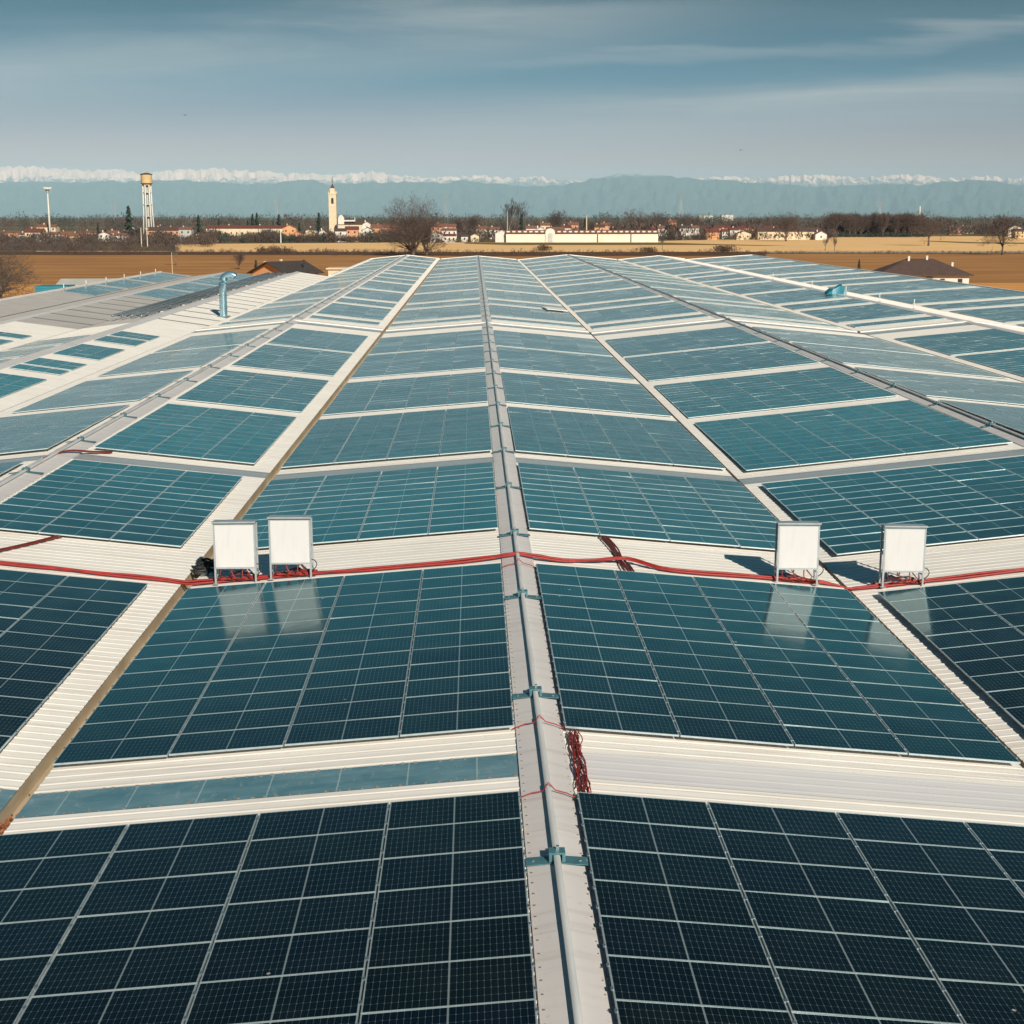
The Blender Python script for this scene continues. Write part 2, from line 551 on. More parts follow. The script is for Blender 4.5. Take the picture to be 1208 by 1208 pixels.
# slope: ridge-side panel edge (x, z), valley-side panel edge (x, z), columns, roof sheet from x (ridge) to x (valley)
SL = {
    'CL': dict(i=(.70, 8.95), o=(-7.67, 8.29), n=4, r=1.155, v=-7.72),
    'CR': dict(i=(1.61, 8.93), o=(10.04, 8.15), n=4, r=1.155, v=10.12),
    'LL': dict(i=(-14.98, 9.12), o=(-8.69, 8.44), n=3, r=-15.88, v=-7.98),
    'LM': dict(i=(-16.78, 9.08), o=(-23.2, 8.45), n=3, r=-15.88, v=-24.28),
    'RR': dict(i=(21.53, 9.18), o=(10.84, 8.08), n=5, r=22.25, v=10.36),
    'RM': dict(i=(22.97, 9.18), o=(33.5, 8.15), n=5, r=22.25, v=33.95),
    'RQ': dict(i=(43.3, 8.95), o=(34.9, 8.15), n=4, r=43.9, v=34.2),
    'RS': dict(i=(44.6, 8.93), o=(49.6, 8.32), n=2, r=43.9, v=50.1),
    'RT': dict(i=(65.7, 9.15), o=(51.0, 8.15), n=7, r=66.2, v=50.35),
    'LP': dict(i=(-28.9, 8.90), o=(-25.75, 8.45), n=3, r=-29.8, v=-24.5),
    'LQ': dict(i=(-30.6, 8.85), o=(-34.8, 8.35), n=2, r=-29.8, v=-35.3),
    'LS': dict(i=(-40.8, 8.95), o=(-36.6, 8.4), n=2, r=-41.5, v=-35.5),
    'LT': dict(i=(-42.2, 8.95), o=(-46.4, 8.4), n=2, r=-41.5, v=-47.0),
    'LU': dict(i=(-51.8, 8.95), o=(-47.6, 8.4), n=2, r=-52.5, v=-47.2),
}


def zp(s, x):
    (xi, zi), (xo, zo) = SL[s]['i'], SL[s]['o']
    return zi + (zo - zi) * (x - xi) / (xo - xi)


def zr(s, x):
    return zp(s, x) - RAISE


YN = 3.0
MAIN = ('CL', 'CR', 'LL', 'LM', 'RR', 'RM', 'RQ', 'RS', 'RT')
YEND = {s: (350.0 if s in MAIN else 250.0) for s in SL}
NEAR = [(9.38, 22.1), (25.18, 37.9), (42.4, 54.2), (57.22, 71.3), (73.3, 87.65), (90.4, 105.2), (106.2, 120.9)]
FAR = [(133.6, 136.8), (139.8, 156.6), (159.4, 166.6), (169.8, 188.8), (192, 211.6), (215, 225.5), (228.3, 240.2), (243.8, 252.6), (256.2, 279.4), (283.4, 300.5), (304.5, 320.5), (325, 347.5)]
ARR = {s: NEAR + FAR for s in MAIN}
ARR['RS'] = []
ARR['LP'] = [(66, 88.6), (91.4, 93.6), (94.2, 97.9), (100.9, 108.7), (112, 116), (116.8, 121)]
ARR['LQ'] = [(75, 88), (90, 98), (100, 108), (110, 118)]
ARR['LS'] = [(80, 95), (97, 110), (111.5, 117.5), (119.5, 122.5), (177, 192), (194.5, 210), (212.5, 229), (231, 248)]
ARR['LT'] = []
ARR['LU'] = [(186, 202), (204.5, 220), (222.5, 247)]

# ------------------------------------------------------------------ factory building
fac = thing('factory_building', 'huge low factory hall with many parallel cream ridged roofs carrying solar panels', 'factory')


def ribs(y0, y1, pitch=.3333, hgt=.012):
    """profile along y: flat pan with a narrow rib per pitch"""
    out = []
    k = math.floor(y0 / pitch)
    prof = ((0.0, 0.0), (.20, 0.0), (.235, hgt), (.28, hgt), (.315, 0.0))
    while k * pitch < y1:
        for (a, h) in prof:
            y = k * pitch + a
            if y0 < y < y1:
                out.append((y, h))
        k += 1
    return [(y0, out[0][1] if out else 0.0)] + out + [(y1, out[-1][1] if out else 0.0)]


def sheet(s, y0, y1, m, name, lift=0.0, pitch=.3333, xr=None, xv=None):
    d = SL[s]
    xr = d['r'] if xr is None else xr
    xv = d['v'] if xv is None else xv
    mb = MB()
    pr = ribs(y0, y1, pitch, .003 if name == 'skylight' else .012)
    pts = []
    for y, h in pr:
        pts.append((xr, y, zr(s, xr) + h - .022 + lift))
        pts.append((xv, y, zr(s, xv) + h - .022 + lift))
    fs = []
    flip = xv > xr
    for i in range(len(pr) - 1):
        f = (2 * i, 2 * i + 1, 2 * i + 3, 2 * i + 2)
        fs.append(f if flip else f[::-1])
    mb.faces(pts, fs, m)
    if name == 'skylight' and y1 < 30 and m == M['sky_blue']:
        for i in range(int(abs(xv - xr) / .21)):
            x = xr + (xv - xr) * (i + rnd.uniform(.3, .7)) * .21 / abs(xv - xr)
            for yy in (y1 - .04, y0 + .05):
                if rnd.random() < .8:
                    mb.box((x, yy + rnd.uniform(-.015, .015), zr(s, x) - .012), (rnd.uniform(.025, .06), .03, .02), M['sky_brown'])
    return mb.build(name, fac)


# translucent strips: slope -> list of (y0, y1, material)
STRIP = {s: [] for s in SL}
for s in ('CL', 'LL', 'LM'):
    STRIP[s].append((23.1, 24.15, 'sky_blue'))
for s in ('CR', 'RR', 'RM'):
    STRIP[s].append((23.1, 24.3, 'sky_milk'))
for s in ('CL', 'CR', 'LL', 'LM', 'RR', 'RM', 'RQ'):
    STRIP[s].append((55.1, 56.2, 'sky_grey'))
    STRIP[s].append((126.3, 128.6, 'sky_grey'))
for y in range(136, 250, 6):
    STRIP['LP'].append((y, y + .75, 'sky_brown'))
    if y < 174:
        STRIP['LS'].append((y + 1.5, y + 2.1, 'sky_brown'))
for s in SL:
    segs, y = [], YN
    cut = 132.5 if s in ('LS', 'LQ', 'LT', 'LU') else None
    st = sorted(STRIP[s])
    marks = []
    for a, b_, mm in st:
        marks.append((y, a, None))
        marks.append((a, b_, mm))
        y = b_
    marks.append((y, YEND[s], None))
    for a, b_, mm in marks:
        if mm:
            sheet(s, a, b_, M[mm], 'skylight', .004)
            continue
        if cut and a < cut < b_:
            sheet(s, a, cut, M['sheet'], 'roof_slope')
            sheet(s, cut, b_, M['sheet_grey'], 'roof_slope')
        else:
            grey = cut and a >= cut
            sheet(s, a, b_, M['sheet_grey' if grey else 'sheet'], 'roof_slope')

# ridge caps: overlapping folded lengths
for (sa, sb, half, y1) in (('CL', 'CR', .43, 350), ('LL', 'LM', .62, 350), ('RR', 'RM', .5, 350), ('RQ', 'RS', .5, 350), ('LP', 'LQ', .7, 250), ('LS', 'LT', .5, 250)):
    xr = SL[sa]['r']
    zt = max(zr(sa, xr), zr(sb, xr)) + .03
    mb = MB()
    y, k = YN, 0
    while y < y1:
        ye = min(y + 3.62, y1)
        dz = .004 if k % 2 else 0.0
        zl = zr(sa, xr - half if SL[sa]['v'] < xr else xr + half) + .012
        zl2 = zr(sb, xr - half if SL[sb]['v'] < xr else xr + half) + .012
        sgn = -1 if SL[sa]['v'] < xr else 1
        a0, a1 = xr + sgn * half, xr - sgn * half
        tot = [(a0, zl - .03), (a0, zl + dz), (xr + sgn * .09, zt + .012 + dz), (xr, zt + .03 + dz), (xr - sgn * .09, zt + .012 + dz), (a1, zl2 + dz), (a1, zl2 - .03)]
        pts = []
        for yy in (y, ye + .06):
            pts += [(x, yy, z) for x, z in tot]
        n = len(tot)
        fs = [(i, i + 1, n + i + 1, n + i) for i in range(n - 1)]
        if sgn < 0:
            fs = [f[::-1] for f in fs]
        mb.faces(pts, fs, M['cap'])
        y = ye
        k += 1
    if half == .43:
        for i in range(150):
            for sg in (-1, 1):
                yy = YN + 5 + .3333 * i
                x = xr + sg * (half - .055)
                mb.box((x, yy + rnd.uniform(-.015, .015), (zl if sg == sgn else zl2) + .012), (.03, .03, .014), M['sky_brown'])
    mb.build('ridge_cap', fac)

# valley gutters: open troughs between two sheets
for (sa, sb, y1, mm) in (('LL', 'CL', 350, 'gutter'), ('CR', 'RR', 350, 'gutter_shade'), ('LM', 'LP', 250, 'gutter'), ('RM', 'RQ', 350, 'gutter_shade'), ('RS', 'RT', 350, 'gutter_shade'), ('LQ', 'LS', 250, 'gutter'), ('LT', 'LU', 250, 'gutter')):
    xa, xb = sorted((SL[sa]['v'], SL[sb]['v']))
    za = zr(sa if SL[sa]['v'] == xa else sb, xa) - .045
    zb = zr(sa if SL[sa]['v'] == xb else sb, xb) - .045
    zf = min(za, zb) - .22
    mb = MB()
    pr = [(xa - .03, za), (xa - .02, zf), (xb + .02, zf), (xb + .03, zb)]
    y = YN
    pts = [(x, yy, z) for yy in (YN, y1) for x, z in pr]
    mb.faces(pts, [(i + 4, i + 5, i + 1, i) for i in range(3)], M[mm])
    mb.build('valley_gutter', fac)

# gutter junk: dry leaves at the near end of the left gutter
mb = MB()
for k in range(1700):
    y = 21.0 + abs(rnd.gauss(0, 1.0)) * .95
    x = -7.85 + rnd.uniform(-.13, .13)
    c = Vector((x, y, zr('CL', -7.72) - .2 + rnd.uniform(0, .16) * max(0, 1.15 - (y - 20.8) / 3)))
    a = Vector((rnd.uniform(-1, 1), rnd.uniform(-1, 1), rnd.uniform(-.6, .6))).normalized() * rnd.uniform(.03, .06)
    b_ = Vector((rnd.uniform(-1, 1), rnd.uniform(-1, 1), rnd.uniform(-.6, .6))).normalized() * rnd.uniform(.02, .05)
    mb.face([c - a, c + b_, c + a, c - b_], M['rust'])
tag(mb.build('leaves'), kind='stuff')

# outer walls
def wall_part(pts, name='wall'):
    """vertical wall under a polyline of roof points"""
    mb = MB()
    for a, b_ in zip(pts, pts[1:]):
        mb.face([(a[0], a[1], 0), (b_[0], b_[1], 0), (b_[0], b_[1], b_[2]), (a[0], a[1], a[2])], M['wall'])
    return mb.build(name, fac)


def zig(order, y):
    p = []
    for s in order:
        d = SL[s]
        xs = sorted((d['r'], d['v']))
        for x in xs:
            p.append((x, y, zr(s, x) - .06))
    return p


wall_part(zig(['LM', 'LL', 'CL', 'CR', 'RR', 'RM', 'RQ', 'RS', 'RT'], 349.9))
wall_part(zig(['LU', 'LT', 'LS', 'LQ', 'LP'], 249.9))
wall_part(zig(['LU', 'LT', 'LS', 'LQ', 'LP', 'LM', 'LL', 'CL', 'CR', 'RR', 'RM', 'RQ', 'RS', 'RT'], YN + .1))
zl, zl2 = zr('RT', 66.2) - .06, zr('LU', -52.5) - .06
wall_part([(66.2, YN + .1, zl), (66.2, 349.9, zl)])
wall_part([(-52.5, YN + .1, zl2), (-52.5, 249.9, zl2)])
wall_part([(-24.28, 249.9, zr('LM', -24.28)), (-24.28, 349.9, zr('LM', -24.28))])
# verge trims: white edge flashing along the outer edges
for (x, y0, y1, z) in ((66.25, YN, 350, zr('RT', 66.2)), (-52.55, YN, 250, zr('LU', -52.5)), (-24.25, 250, 350, zr('LM', -24.28))):
    mb = MB()
    mb.box((x, (y0 + y1) / 2, z + .02), (.28, y1 - y0, .22), M['sheet'])
    mb.build('verge_trim', fac)
mb = MB()
for s in MAIN:
    d = SL[s]
    xs = sorted((d['r'], d['v']))
    a, b_ = [(x, zr(s, x) + .03) for x in xs]
    mb.faces([(a[0], 349.6, a[1]), (b_[0], 349.6, b_[1]), (b_[0], 350.1, b_[1]), (a[0], 350.1, a[1]),
              (a[0], 349.6, a[1] + .12), (b_[0], 349.6, b_[1] + .12), (b_[0], 350.1, b_[1] + .12), (a[0], 350.1, a[1] + .12)],
             [(4, 5, 6, 7), (0, 1, 5, 4), (2, 3, 7, 6)], M['sheet'])
mb.build('verge_trim', fac)
# raised seam flashing across the roof where two halls meet
for s in MAIN:
    d = SL[s]
    xs = sorted((d['r'], d['v']))
    a, b_ = [(x, zr(s, x)) for x in xs]
    mb = MB()
    mb.faces([(a[0], 129.0, a[1]), (b_[0], 129.0, b_[1]), (b_[0], 129.0, b_[1] + .06), (a[0], 129.0, a[1] + .06),
              (a[0], 130.2, a[1] + .07), (b_[0], 130.2, b_[1] + .07), (b_[0], 130.2, b_[1]), (a[0], 130.2, a[1])],
             [(0, 1, 2, 3), (3, 2, 5, 4), (4, 5, 6, 7)], M['sheet'])
    mb.build('expansion_flashing', fac)

# ------------------------------------------------------------------ solar panels
PL, PW, TH, FB, FS = 2.10, 1.04, .035, .029, .018


def near_frame(FB):
    mb = MB()
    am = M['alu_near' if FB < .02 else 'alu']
    hx, hy = PL / 2, PW / 2
    mb.box((0, -hy + FB / 2, -TH / 2), (PL, FB, TH), am)
    mb.box((0, hy - FB / 2, -TH / 2), (PL, FB, TH), am)
    mb.box((-hx + FS / 2, 0, -TH / 2), (FS, PW - 2 * FB, TH - .001), am)
    mb.box((hx - FS / 2, 0, -TH / 2), (FS, PW - 2 * FB, TH - .001), am)
    for sx in (-hx - .008, hx + .008):               # clamps on the short ends
        for y in (-.28, .28):
            mb.box((sx, y, -.004), (.03, .07, .022), M['galv'])
    return mb.mesh('frame')


def near_glass(FB):
    mb = MB()
    hx, hy = PL / 2 - FS, PW / 2 - FB
    mb.face([(-hx, -hy, -.003), (hx, -hy, -.003), (hx, hy, -.003), (-hx, hy, -.003)], M['glass'], [(0, 0), (1, 0), (1, 1), (0, 1)])
    mb.face([(-hx, hy, -.012), (hx, hy, -.012), (hx, -hy, -.012), (-hx, -hy, -.012)], M['board'])
    return mb.mesh('cell_glass')


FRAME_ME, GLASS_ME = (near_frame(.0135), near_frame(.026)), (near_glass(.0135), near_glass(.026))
stuff = MB()
ORD = ['first', 'second', 'third', 'fourth', 'fifth', 'sixth', 'seventh', 'eighth', 'ninth', 'tenth', 'eleventh', 'twelfth', 'thirteenth', 'fourteenth']
PLACE = {'CL': 'left of central ridge', 'CR': 'right of central ridge', 'LL': 'beyond left gutter', 'RR': 'beyond right gutter'}
BLOCK = ['nearest block', 'before the red conduit', 'behind the red conduit', 'fourth block back']
cands = []
for s in SL:
    (xi, zi), (xo, zo) = SL[s]['i'], SL[s]['o']
    n = SL[s]['n']
    ln = math.hypot(xo - xi, zo - zi)
    portrait = s in ('LP',)
    for ai, (y0, y1) in enumerate(ARR[s]):
        pw = 2.13 if portrait else 1.06
        rows = max(1, round((y1 - y0) / pw))
        py = (y1 - y0) / rows
        for c in range(n):
            for r in range(rows):
                tt = (c + .5) / n
                cx_, cz_ = xi + (xo - xi) * tt, zi + (zo - zi) * tt
                cy_ = y0 + py * (r + .5)
                if cy_ < YN + 3:
                    continue
                low = .075 * min(1, max(0, (cy_ - 56) / 20))       # the rear blocks sit closer to the sheets
                cands.append((s, ai, c, r, rows, Vector((cx_, cy_, cz_ - low)), ln / n, py))


def px_area(p, lx, py):
    q = [project((p.x + a * lx / 2, p.y + b_ * py / 2, p.z)) for a, b_ in ((-1, -1), (1, -1), (1, 1), (-1, 1))]
    # clip to the frame (Sutherland-Hodgman)
    for ax, lim, sg in ((0, 0, 1), (0, 1208, -1), (1, 0, 1), (1, 1208, -1)):
        o = []
        for i in range(len(q)):
            a, b_ = q[i], q[(i + 1) % len(q)]
            ia, ib = sg * (a[ax] - lim) >= 0, sg * (b_[ax] - lim) >= 0
            if ia:
                o.append(a)
            if ia != ib:
                k = (lim - a[ax]) / (b_[ax] - a[ax])
                o.append((a[0] + (b_[0] - a[0]) * k, a[1] + (b_[1] - a[1]) * k))
        q = o
        if not q:
            return 0.0
    return abs(sum(q[i][0] * q[(i + 1) % len(q)][1] - q[(i + 1) % len(q)][0] * q[i][1] for i in range(len(q)))) / 2


scored = []
for k, c in enumerate(cands):
    ok = c[0] in PLACE and c[1] < 4 and c[5].y > 12
    scored.append((px_area(c[5], c[6], c[7]) if ok else 0.0, k))
top = set(k for a, k in sorted(scored, reverse=True)[:300] if a > 0)
for k, (s, ai, c, r, rows, p, lx, py) in enumerate(cands):
    (xi, zi), (xo, zo) = SL[s]['i'], SL[s]['o']
    tilt = -math.atan((zo - zi) / (xo - xi))
    jx, jy = rnd.gauss(0, .0028), rnd.gauss(0, .0028)
    if k in top:
        lab = 'solar panel %s, %s, %s column out, %s row back' % (PLACE[s], BLOCK[ai], ORD[c], ORD[r])
        o = thing('solar_panel', lab, 'solar panel', p, 0, 'solar panels on the factory roof')
        o.rotation_euler = (jx, tilt + jy, 0)
        o.scale = ((lx - .028) / PL, (py - .012) / PW, 1)
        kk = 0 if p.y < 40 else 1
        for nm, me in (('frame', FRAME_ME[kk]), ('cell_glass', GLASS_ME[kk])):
            ch = bpy.data.objects.new(nm, me)
            COL.objects.link(ch)
            ch.parent = o
        continue
    # the rest: same panel with fewer faces, all in one object
    st, ct = math.sin(tilt + jy), math.cos(tilt + jy)
    hx, hy = (lx - .028) / 2, (py - .012) / 2
    fb = FB

    def T(x, y, z):
        return (p.x + x * ct + z * st, p.y + y, p.z - x * st + z * ct + y * jx)
    o4 = [(-hx, -hy), (hx, -hy), (hx, hy), (-hx, hy)]
    i4 = [(-hx + FS, -hy + fb), (hx - FS, -hy + fb), (hx - FS, hy - fb), (-hx + FS, hy - fb)]
    pts = [T(x, y, 0) for x, y in o4] + [T(x, y, 0) for x, y in i4] + [T(x, y, -TH) for x, y in o4]
    fs = []
    for j in range(4):
        j2 = (j + 1) % 4
        fs.append((j, j2, 4 + j2, 4 + j))
        fs.append((8 + j, 8 + j2, j2, j))
    stuff.faces(pts, fs, M['alu'])
    g = [T(x, y, -.003) for x, y in i4]
    uvq = [(0, 0), (1, 0), (1, 1), (0, 1)]
    if s == 'LP':
        uvq = [(0, 0), (0, 1), (1, 1), (1, 0)]
    stuff.face(g, M['glass'], uvq)
so_ = stuff.build('solar_panels')
tag(so_, 'thousands of distant solar panels covering the rear slopes of the factory roof', 'solar panels', kind='stuff')

# mounting rails under the nearest blocks
# ------------------------------------------------------------------ ridge pipes with brackets
def ridge_pipe(sa, sb, x, ys, y1, label, r=.05, wide=.9):
    xr = x
    zt = max(zr(sa, SL[sa]['r']), zr(sb, SL[sb]['r'])) + .06
    t_ = thing('ridge_pipe', label, 'pipe', (xr, YN, zt), 0, 'pipes clipped along the ridges')
    mb = MB()
    mb.tube([(0, .5, .062), (0, (y1 - YN) / 2, .062), (0, y1 - YN, .062)], r, M['pipe'], 10)
    mb.build('pipe', t_, True)
    base = None
    ta = (zr(sa, SL[sa]['i'][0]) - zr(sa, SL[sa]['r'])) / abs(SL[sa]['i'][0] - SL[sa]['r'])
    for k, y in enumerate(ys):
        if base is None:
            mb = MB()
            h = wide / 2
            for sg in (-1, 1):
                z0, z1 = .0, ta * h
                pts = []
                for dz in (0, .012):
                    pts += [(0, -.13, z0 + dz), (sg * h, -.13, z1 + dz), (sg * h, .13, z1 + dz), (0, .13, z0 + dz)]
                fs = [(3, 2, 1, 0), (4, 5, 6, 7), (0, 1, 5, 4), (1, 2, 6, 5), (2, 3, 7, 6), (3, 0, 4, 7)]
                mb.faces(pts, fs if sg > 0 else [f[::-1] for f in fs], M['strap'])
            mb.box((-.095, 0, .07), (.045, .22, .12), M['strap'])
            mb.box((.095, 0, .07), (.045, .22, .12), M['strap'])
            mb.box((0, 0, .135), (.235, .20, .025), M['strap'])
            mb.box((.01, .04, .17), (.045, .05, .06), M['galv'])
            for bx in (-.34, .34):
                mb.box((bx, 0, ta * abs(bx) + .018), (.035, .035, .014), M['galv'])
            base = mb.build('bracket', t_)
            ob = base
        else:
            ob = base.copy()
            COL.objects.link(ob)
            ob.parent = t_
        ob.location = (0, y - YN, 0)


ridge_pipe('CL', 'CR', 1.155, [12.2, 19.6, 27.0, 34.5, 41.6, 49.2, 57.0] + [64.2 + 7.35 * k for k in range(39)], 349.5,
           'long grey steel pipe along the central ridge cap, strapped by brackets')
ridge_pipe('LL', 'LM', -15.88, [44 + 7.35 * k for k in range(41)], 349.5,
           'long grey steel pipe along the ridge beyond the left gutter', .05, 1.2)
ridge_pipe('RR', 'RM', 22.25, [47 + 7.35 * k for k in range(41)], 349.5,
           'long grey steel pipe along the ridge beyond the right gutter', .05, .9)

# ------------------------------------------------------------------ red conduit run across the roof
def roofz(x):
    if x <= -15.88: s = 'LM'
    elif x <= -7.98: s = 'LL'
    elif x <= 1.155: s = 'CL'
    elif x <= 10.2: s = 'CR'
    elif x <= 22.25: s = 'RR'
    else: s = 'RM'
    return zr(s, x)


def conduit(name, pts, r, m, parent=None, n=7):
    """smooth a hand-laid polyline and skin it"""
    P = [Vector(p) for p in pts]
    out = []
    for i in range(len(P) - 1):
        p0, p1, p2, p3 = P[max(i - 1, 0)], P[i], P[i + 1], P[min(i + 2, len(P) - 1)]
        k = max(2, int((p2 - p1).length / .25))
        k = min(k, 10)
        for j in range(k):
            u = j / k
            out.append(.5 * ((2 * p1) + (-p0 + p2) * u + (2 * p0 - 5 * p1 + 4 * p2 - p3) * u * u + (-p0 + 3 * p1 - 3 * p2 + p3) * u ** 3))
    out.append(P[-1])
    mb = MB()
    mb.tube(out, r, m, n)
    return mb.build(name, parent, True)


run = thing('cable_run', 'red plastic conduit bundle lying straight across all the roof slopes behind the second panel block', 'cables', (1.155, 38.75, roofz(1.155)))
base = run.location.copy()
for j in range(3):
    pts = []
    xs = [-21 + .9 * k for k in range(49)] + [1.155, .5, 1.8, -7.85, 10.24]
    for x in sorted(xs):
        y = 38.72 + .058 * j + .05 * math.sin(x * .9 + j) + .03 * math.sin(2.7 * x + 2 * j)
        z = roofz(x) + .04 + rnd.uniform(0, .010)
        if abs(x - 1.155) < .7:
            z = roofz(1.155) + .115 - abs(x - 1.155) * .14
        if -8.3 < x < -7.4:
            z += .03
        dx_ = (x - 4.0) / .75
        bump = math.exp(-dx_ * dx_)
        y += .62 * bump
        z += .10 * bump
        if x < -13.6:                                   # swings away to the left ridge junction
            k = min(1, (-13.6 - x) / 2.0)
            y += 1.3 * k * k * (3 - 2 * k)
        pts.append((x, y, z + (.038 if j == 1 else 0)))
    o = conduit('conduit', [Vector(p) - base for p in pts], .034, M['red'], run)

CN = [0]


def cable(name, pts, r, m, label, group=None):
    o = conduit(name, pts, r, m)
    tag(o, label, 'cable', group)
    return o


def on(x, y, dz=.03):
    if abs(x - 1.155) < .45:
        return Vector((x, y, roofz(1.155) + .07 - abs(x - 1.155) * .08 + dz))
    return Vector((x, y, roofz(x) + dz))


# thin red cables looped across the central ridge cap
for (yy, lab) in ((37.75, 'thin red cable over the central ridge cap just in front of the red conduit'),
                  (25.3, 'thin red cable over the central ridge cap beside the red cable tangle'),
                  (22.05, 'thin red cable over the central ridge cap at the far edge of the nearest panels')):
    pts = [on(.66, yy, .02), on(.9, yy + .03, .02), on(1.08, yy + .05, .03), Vector((1.155, yy + .05, roofz(1.155) + .235)), on(1.26, yy + .04, .05), on(1.45, yy + .01, .02), on(1.68, yy - .04, .03)]
    cable('thin_cable', pts, .011, M['red'], lab, 'thin red cables crossing the ridge cap')
# red-brown bundle from the panels behind down to the conduit, right of the ridge
tb = thing('cable_bundle', 'dark red cable bundle dropping from panels to the conduit right of the central ridge', 'cables', (3.95, 40.5, roofz(3.95)), 0, 'cable drops onto the conduit')
for j in range(5):
    pts = [Vector((-.25 + .05 * j, 1.95, .06)), Vector((-.12 + .06 * j, 1.2, .045)), Vector((-.05 + .05 * j, .3, .05)), Vector((.0 + .05 * j, -.7, .05)), Vector((.06 + .05 * j, -1.6, .06)), Vector((.1 + .05 * j, -2.5, .08))]
    pts = [p + Vector((rnd.uniform(-.03, .03), 0, roofz(3.95 + p.x) - roofz(3.95))) for p in pts]
    conduit('cable', pts, .024, M['darkred'], tb)
tb = thing('cable_bundle', 'dark red cable bundle dropping from panels to the conduit beyond the left gutter', 'cables', (-12.6, 40.8, roofz(-12.6)), 0, 'cable drops onto the conduit')
for j in range(4):
    pts = [Vector((.25 + .05 * j, 1.65, .06)), Vector((-.1 + .05 * j, .8, .05)), Vector((-.6 + .05 * j, -.3, .05)), Vector((-1.0 + .05 * j, -1.3, .1))]
    pts = [p + Vector((rnd.uniform(-.03, .03), 0, roofz(-12.6 + p.x) - roofz(-12.6))) for p in pts]
    conduit('cable', pts, .024, M['darkred'], tb)
tb = thing('cable_bundle', 'dark red cable bundle crossing the left ridge cap between two panel blocks', 'cables', (-15.3, 55.6, roofz(-15.3)))
for j in range(4):
    pts = [Vector((1.1, 1.2 + .06 * j, .06)), Vector((.5, .7 + .06 * j, .09)), Vector((-.3, .1 + .06 * j, .14)), Vector((-.9, -1.0 + .06 * j, .1))]
    pts = [p + Vector((0, rnd.uniform(-.03, .03), roofz(-15.3 + p.x) - roofz(-15.3))) for p in pts]
    conduit('cable', pts, .03, M['darkred'], tb)
# the tangle beside the ridge between the two nearest blocks
tb = thing('cable_tangle', 'tangle of bright red cables lying beside the central ridge cap between the nearest panel blocks', 'cables', (1.75, 23.6, roofz(1.75)))
for j in range(16):
    pts = []
    off = rnd.uniform(-.09, .11)
    for k in range(12):
        y = -1.55 + 3.05 * k / 11
        pts.append(Vector((off + rnd.uniform(-.04, .04), y, .03 + rnd.uniform(0, .08))))
    conduit('cable', pts, .0095, M['red'] if j % 3 else M['darkred'], tb)

# ------------------------------------------------------------------ inverter stands
def make_stand():
    o = thing('inverter_stand', 'x', 'inverter stand', (0, 0, 0), 0, 'inverter stands beside the conduit')
    W, D, Hh = 1.13, .42, 1.72
    for sx in (-1, 1):
        for sy, h in ((0, Hh), (1, Hh - .1)):
            mb = MB()
            mb.box((sx * (W / 2 - .025), sy * D, h / 2), (.05, .05, h), M['stand'])
            mb.box((sx * (W / 2 - .025), sy * D, .008), (.14, .14, .016), M['stand'])
            mb.build('leg', o)
        for zz_ in (Hh * .52, .33):
            mb = MB()
            mb.box((sx * (W / 2 - .025), D / 2, zz_), (.035, D - .05, .04), M['stand'])
            mb.build('side_rail', o)
    mb = MB()
    mb.box((0, -.012, 1.045), (W - .1, .03, 1.16), M['board'])
    mb.build('board', o)
    mb = MB()
    mb.box((0, -.004, .44), (W - .1, .04, .045), M['stand'])
    mb.box((0, -.004, 1.65), (W - .1, .04, .045), M['stand'])
    mb.build('cross_rail', o)
    mb = MB()      # sloping hood over the top
    hw = W / 2 + .02
    pr = [(-.10, 1.705), (-.10, 1.66), (-.085, 1.66), (-.085, 1.70), (D + .12, 1.62), (D + .12, 1.635)]
    p0 = [(-hw, y, z + .03) for y, z in pr]
    p1 = [(hw, y, z + .03) for y, z in pr]
    n = len(pr)
    fs = [(i, (i + 1) % n, n + (i + 1) % n, n + i) for i in range(n)] + [tuple(range(n))[::-1], tuple(range(n, 2 * n))]
    mb.faces(p0 + p1, fs, M['stand'])
    mb.build('hood', o)
    mb = MB()      # the inverter hung behind the board
    mb.box((0, .16, 1.02), (.86, .24, .78), M['dark_box'])
    mb.box((0, .16, .60), (.6, .16, .07), M['dark_box'])
    for k in range(6):
        mb.box((-.3 + .12 * k, .30, 1.05), (.03, .05, .6), M['dark_box'])
    iv = mb.build('inverter', o)
    for k in range(5):
        x = -.34 + .16 * k
        pts = [Vector((x, .14, .58)), Vector((x + rnd.uniform(-.08, .08), .08, .42)), Vector((x + rnd.uniform(-.15, .2), -.02, .22)), Vector((x + rnd.uniform(-.1, .3), .08, .10)), Vector((x + rnd.uniform(.1, .5), .14, .06))]
        conduit('cable', pts, .017, M['red'] if k % 2 else M['darkred'], o, 6)
    pts = [Vector((W / 2 - .08, .05, .55)), Vector((W / 2 + .08, .03, .52)), Vector((W / 2 + .14, .0, .40)), Vector((W / 2 + .06, -.01, .28)), Vector((W / 2 - .06, .0, .2))]
    conduit('cable', pts, .014, M['black'], o, 6)
    return o


stand0 = make_stand()
spots = [(278.5, 'white board inverter stand left of the central ridge, nearer the left gutter', 1),
         (343.5, 'white board inverter stand left of the central ridge, farther from the left gutter', 0),
         (940, 'white board inverter stand right of the central ridge, just before the right gutter', -3),
         (1064.5, 'white board inverter stand standing beyond the right gutter', -4)]
for k, (u, lab, rz) in enumerate(spots):
    o = stand0 if k == 0 else copy_tree(stand0)
    Y = 38.55
    x = at(u, 686, Y).x
    for _ in range(4):
        zc_ = roofz(x)
        v_ = project((x, Y, zc_))[1]
        x = at(u, v_, Y).x
    o.location = (x, Y, roofz(x) + .0)
    o.rotation_euler = (0, 0, R(rz))
    o['label'] = lab
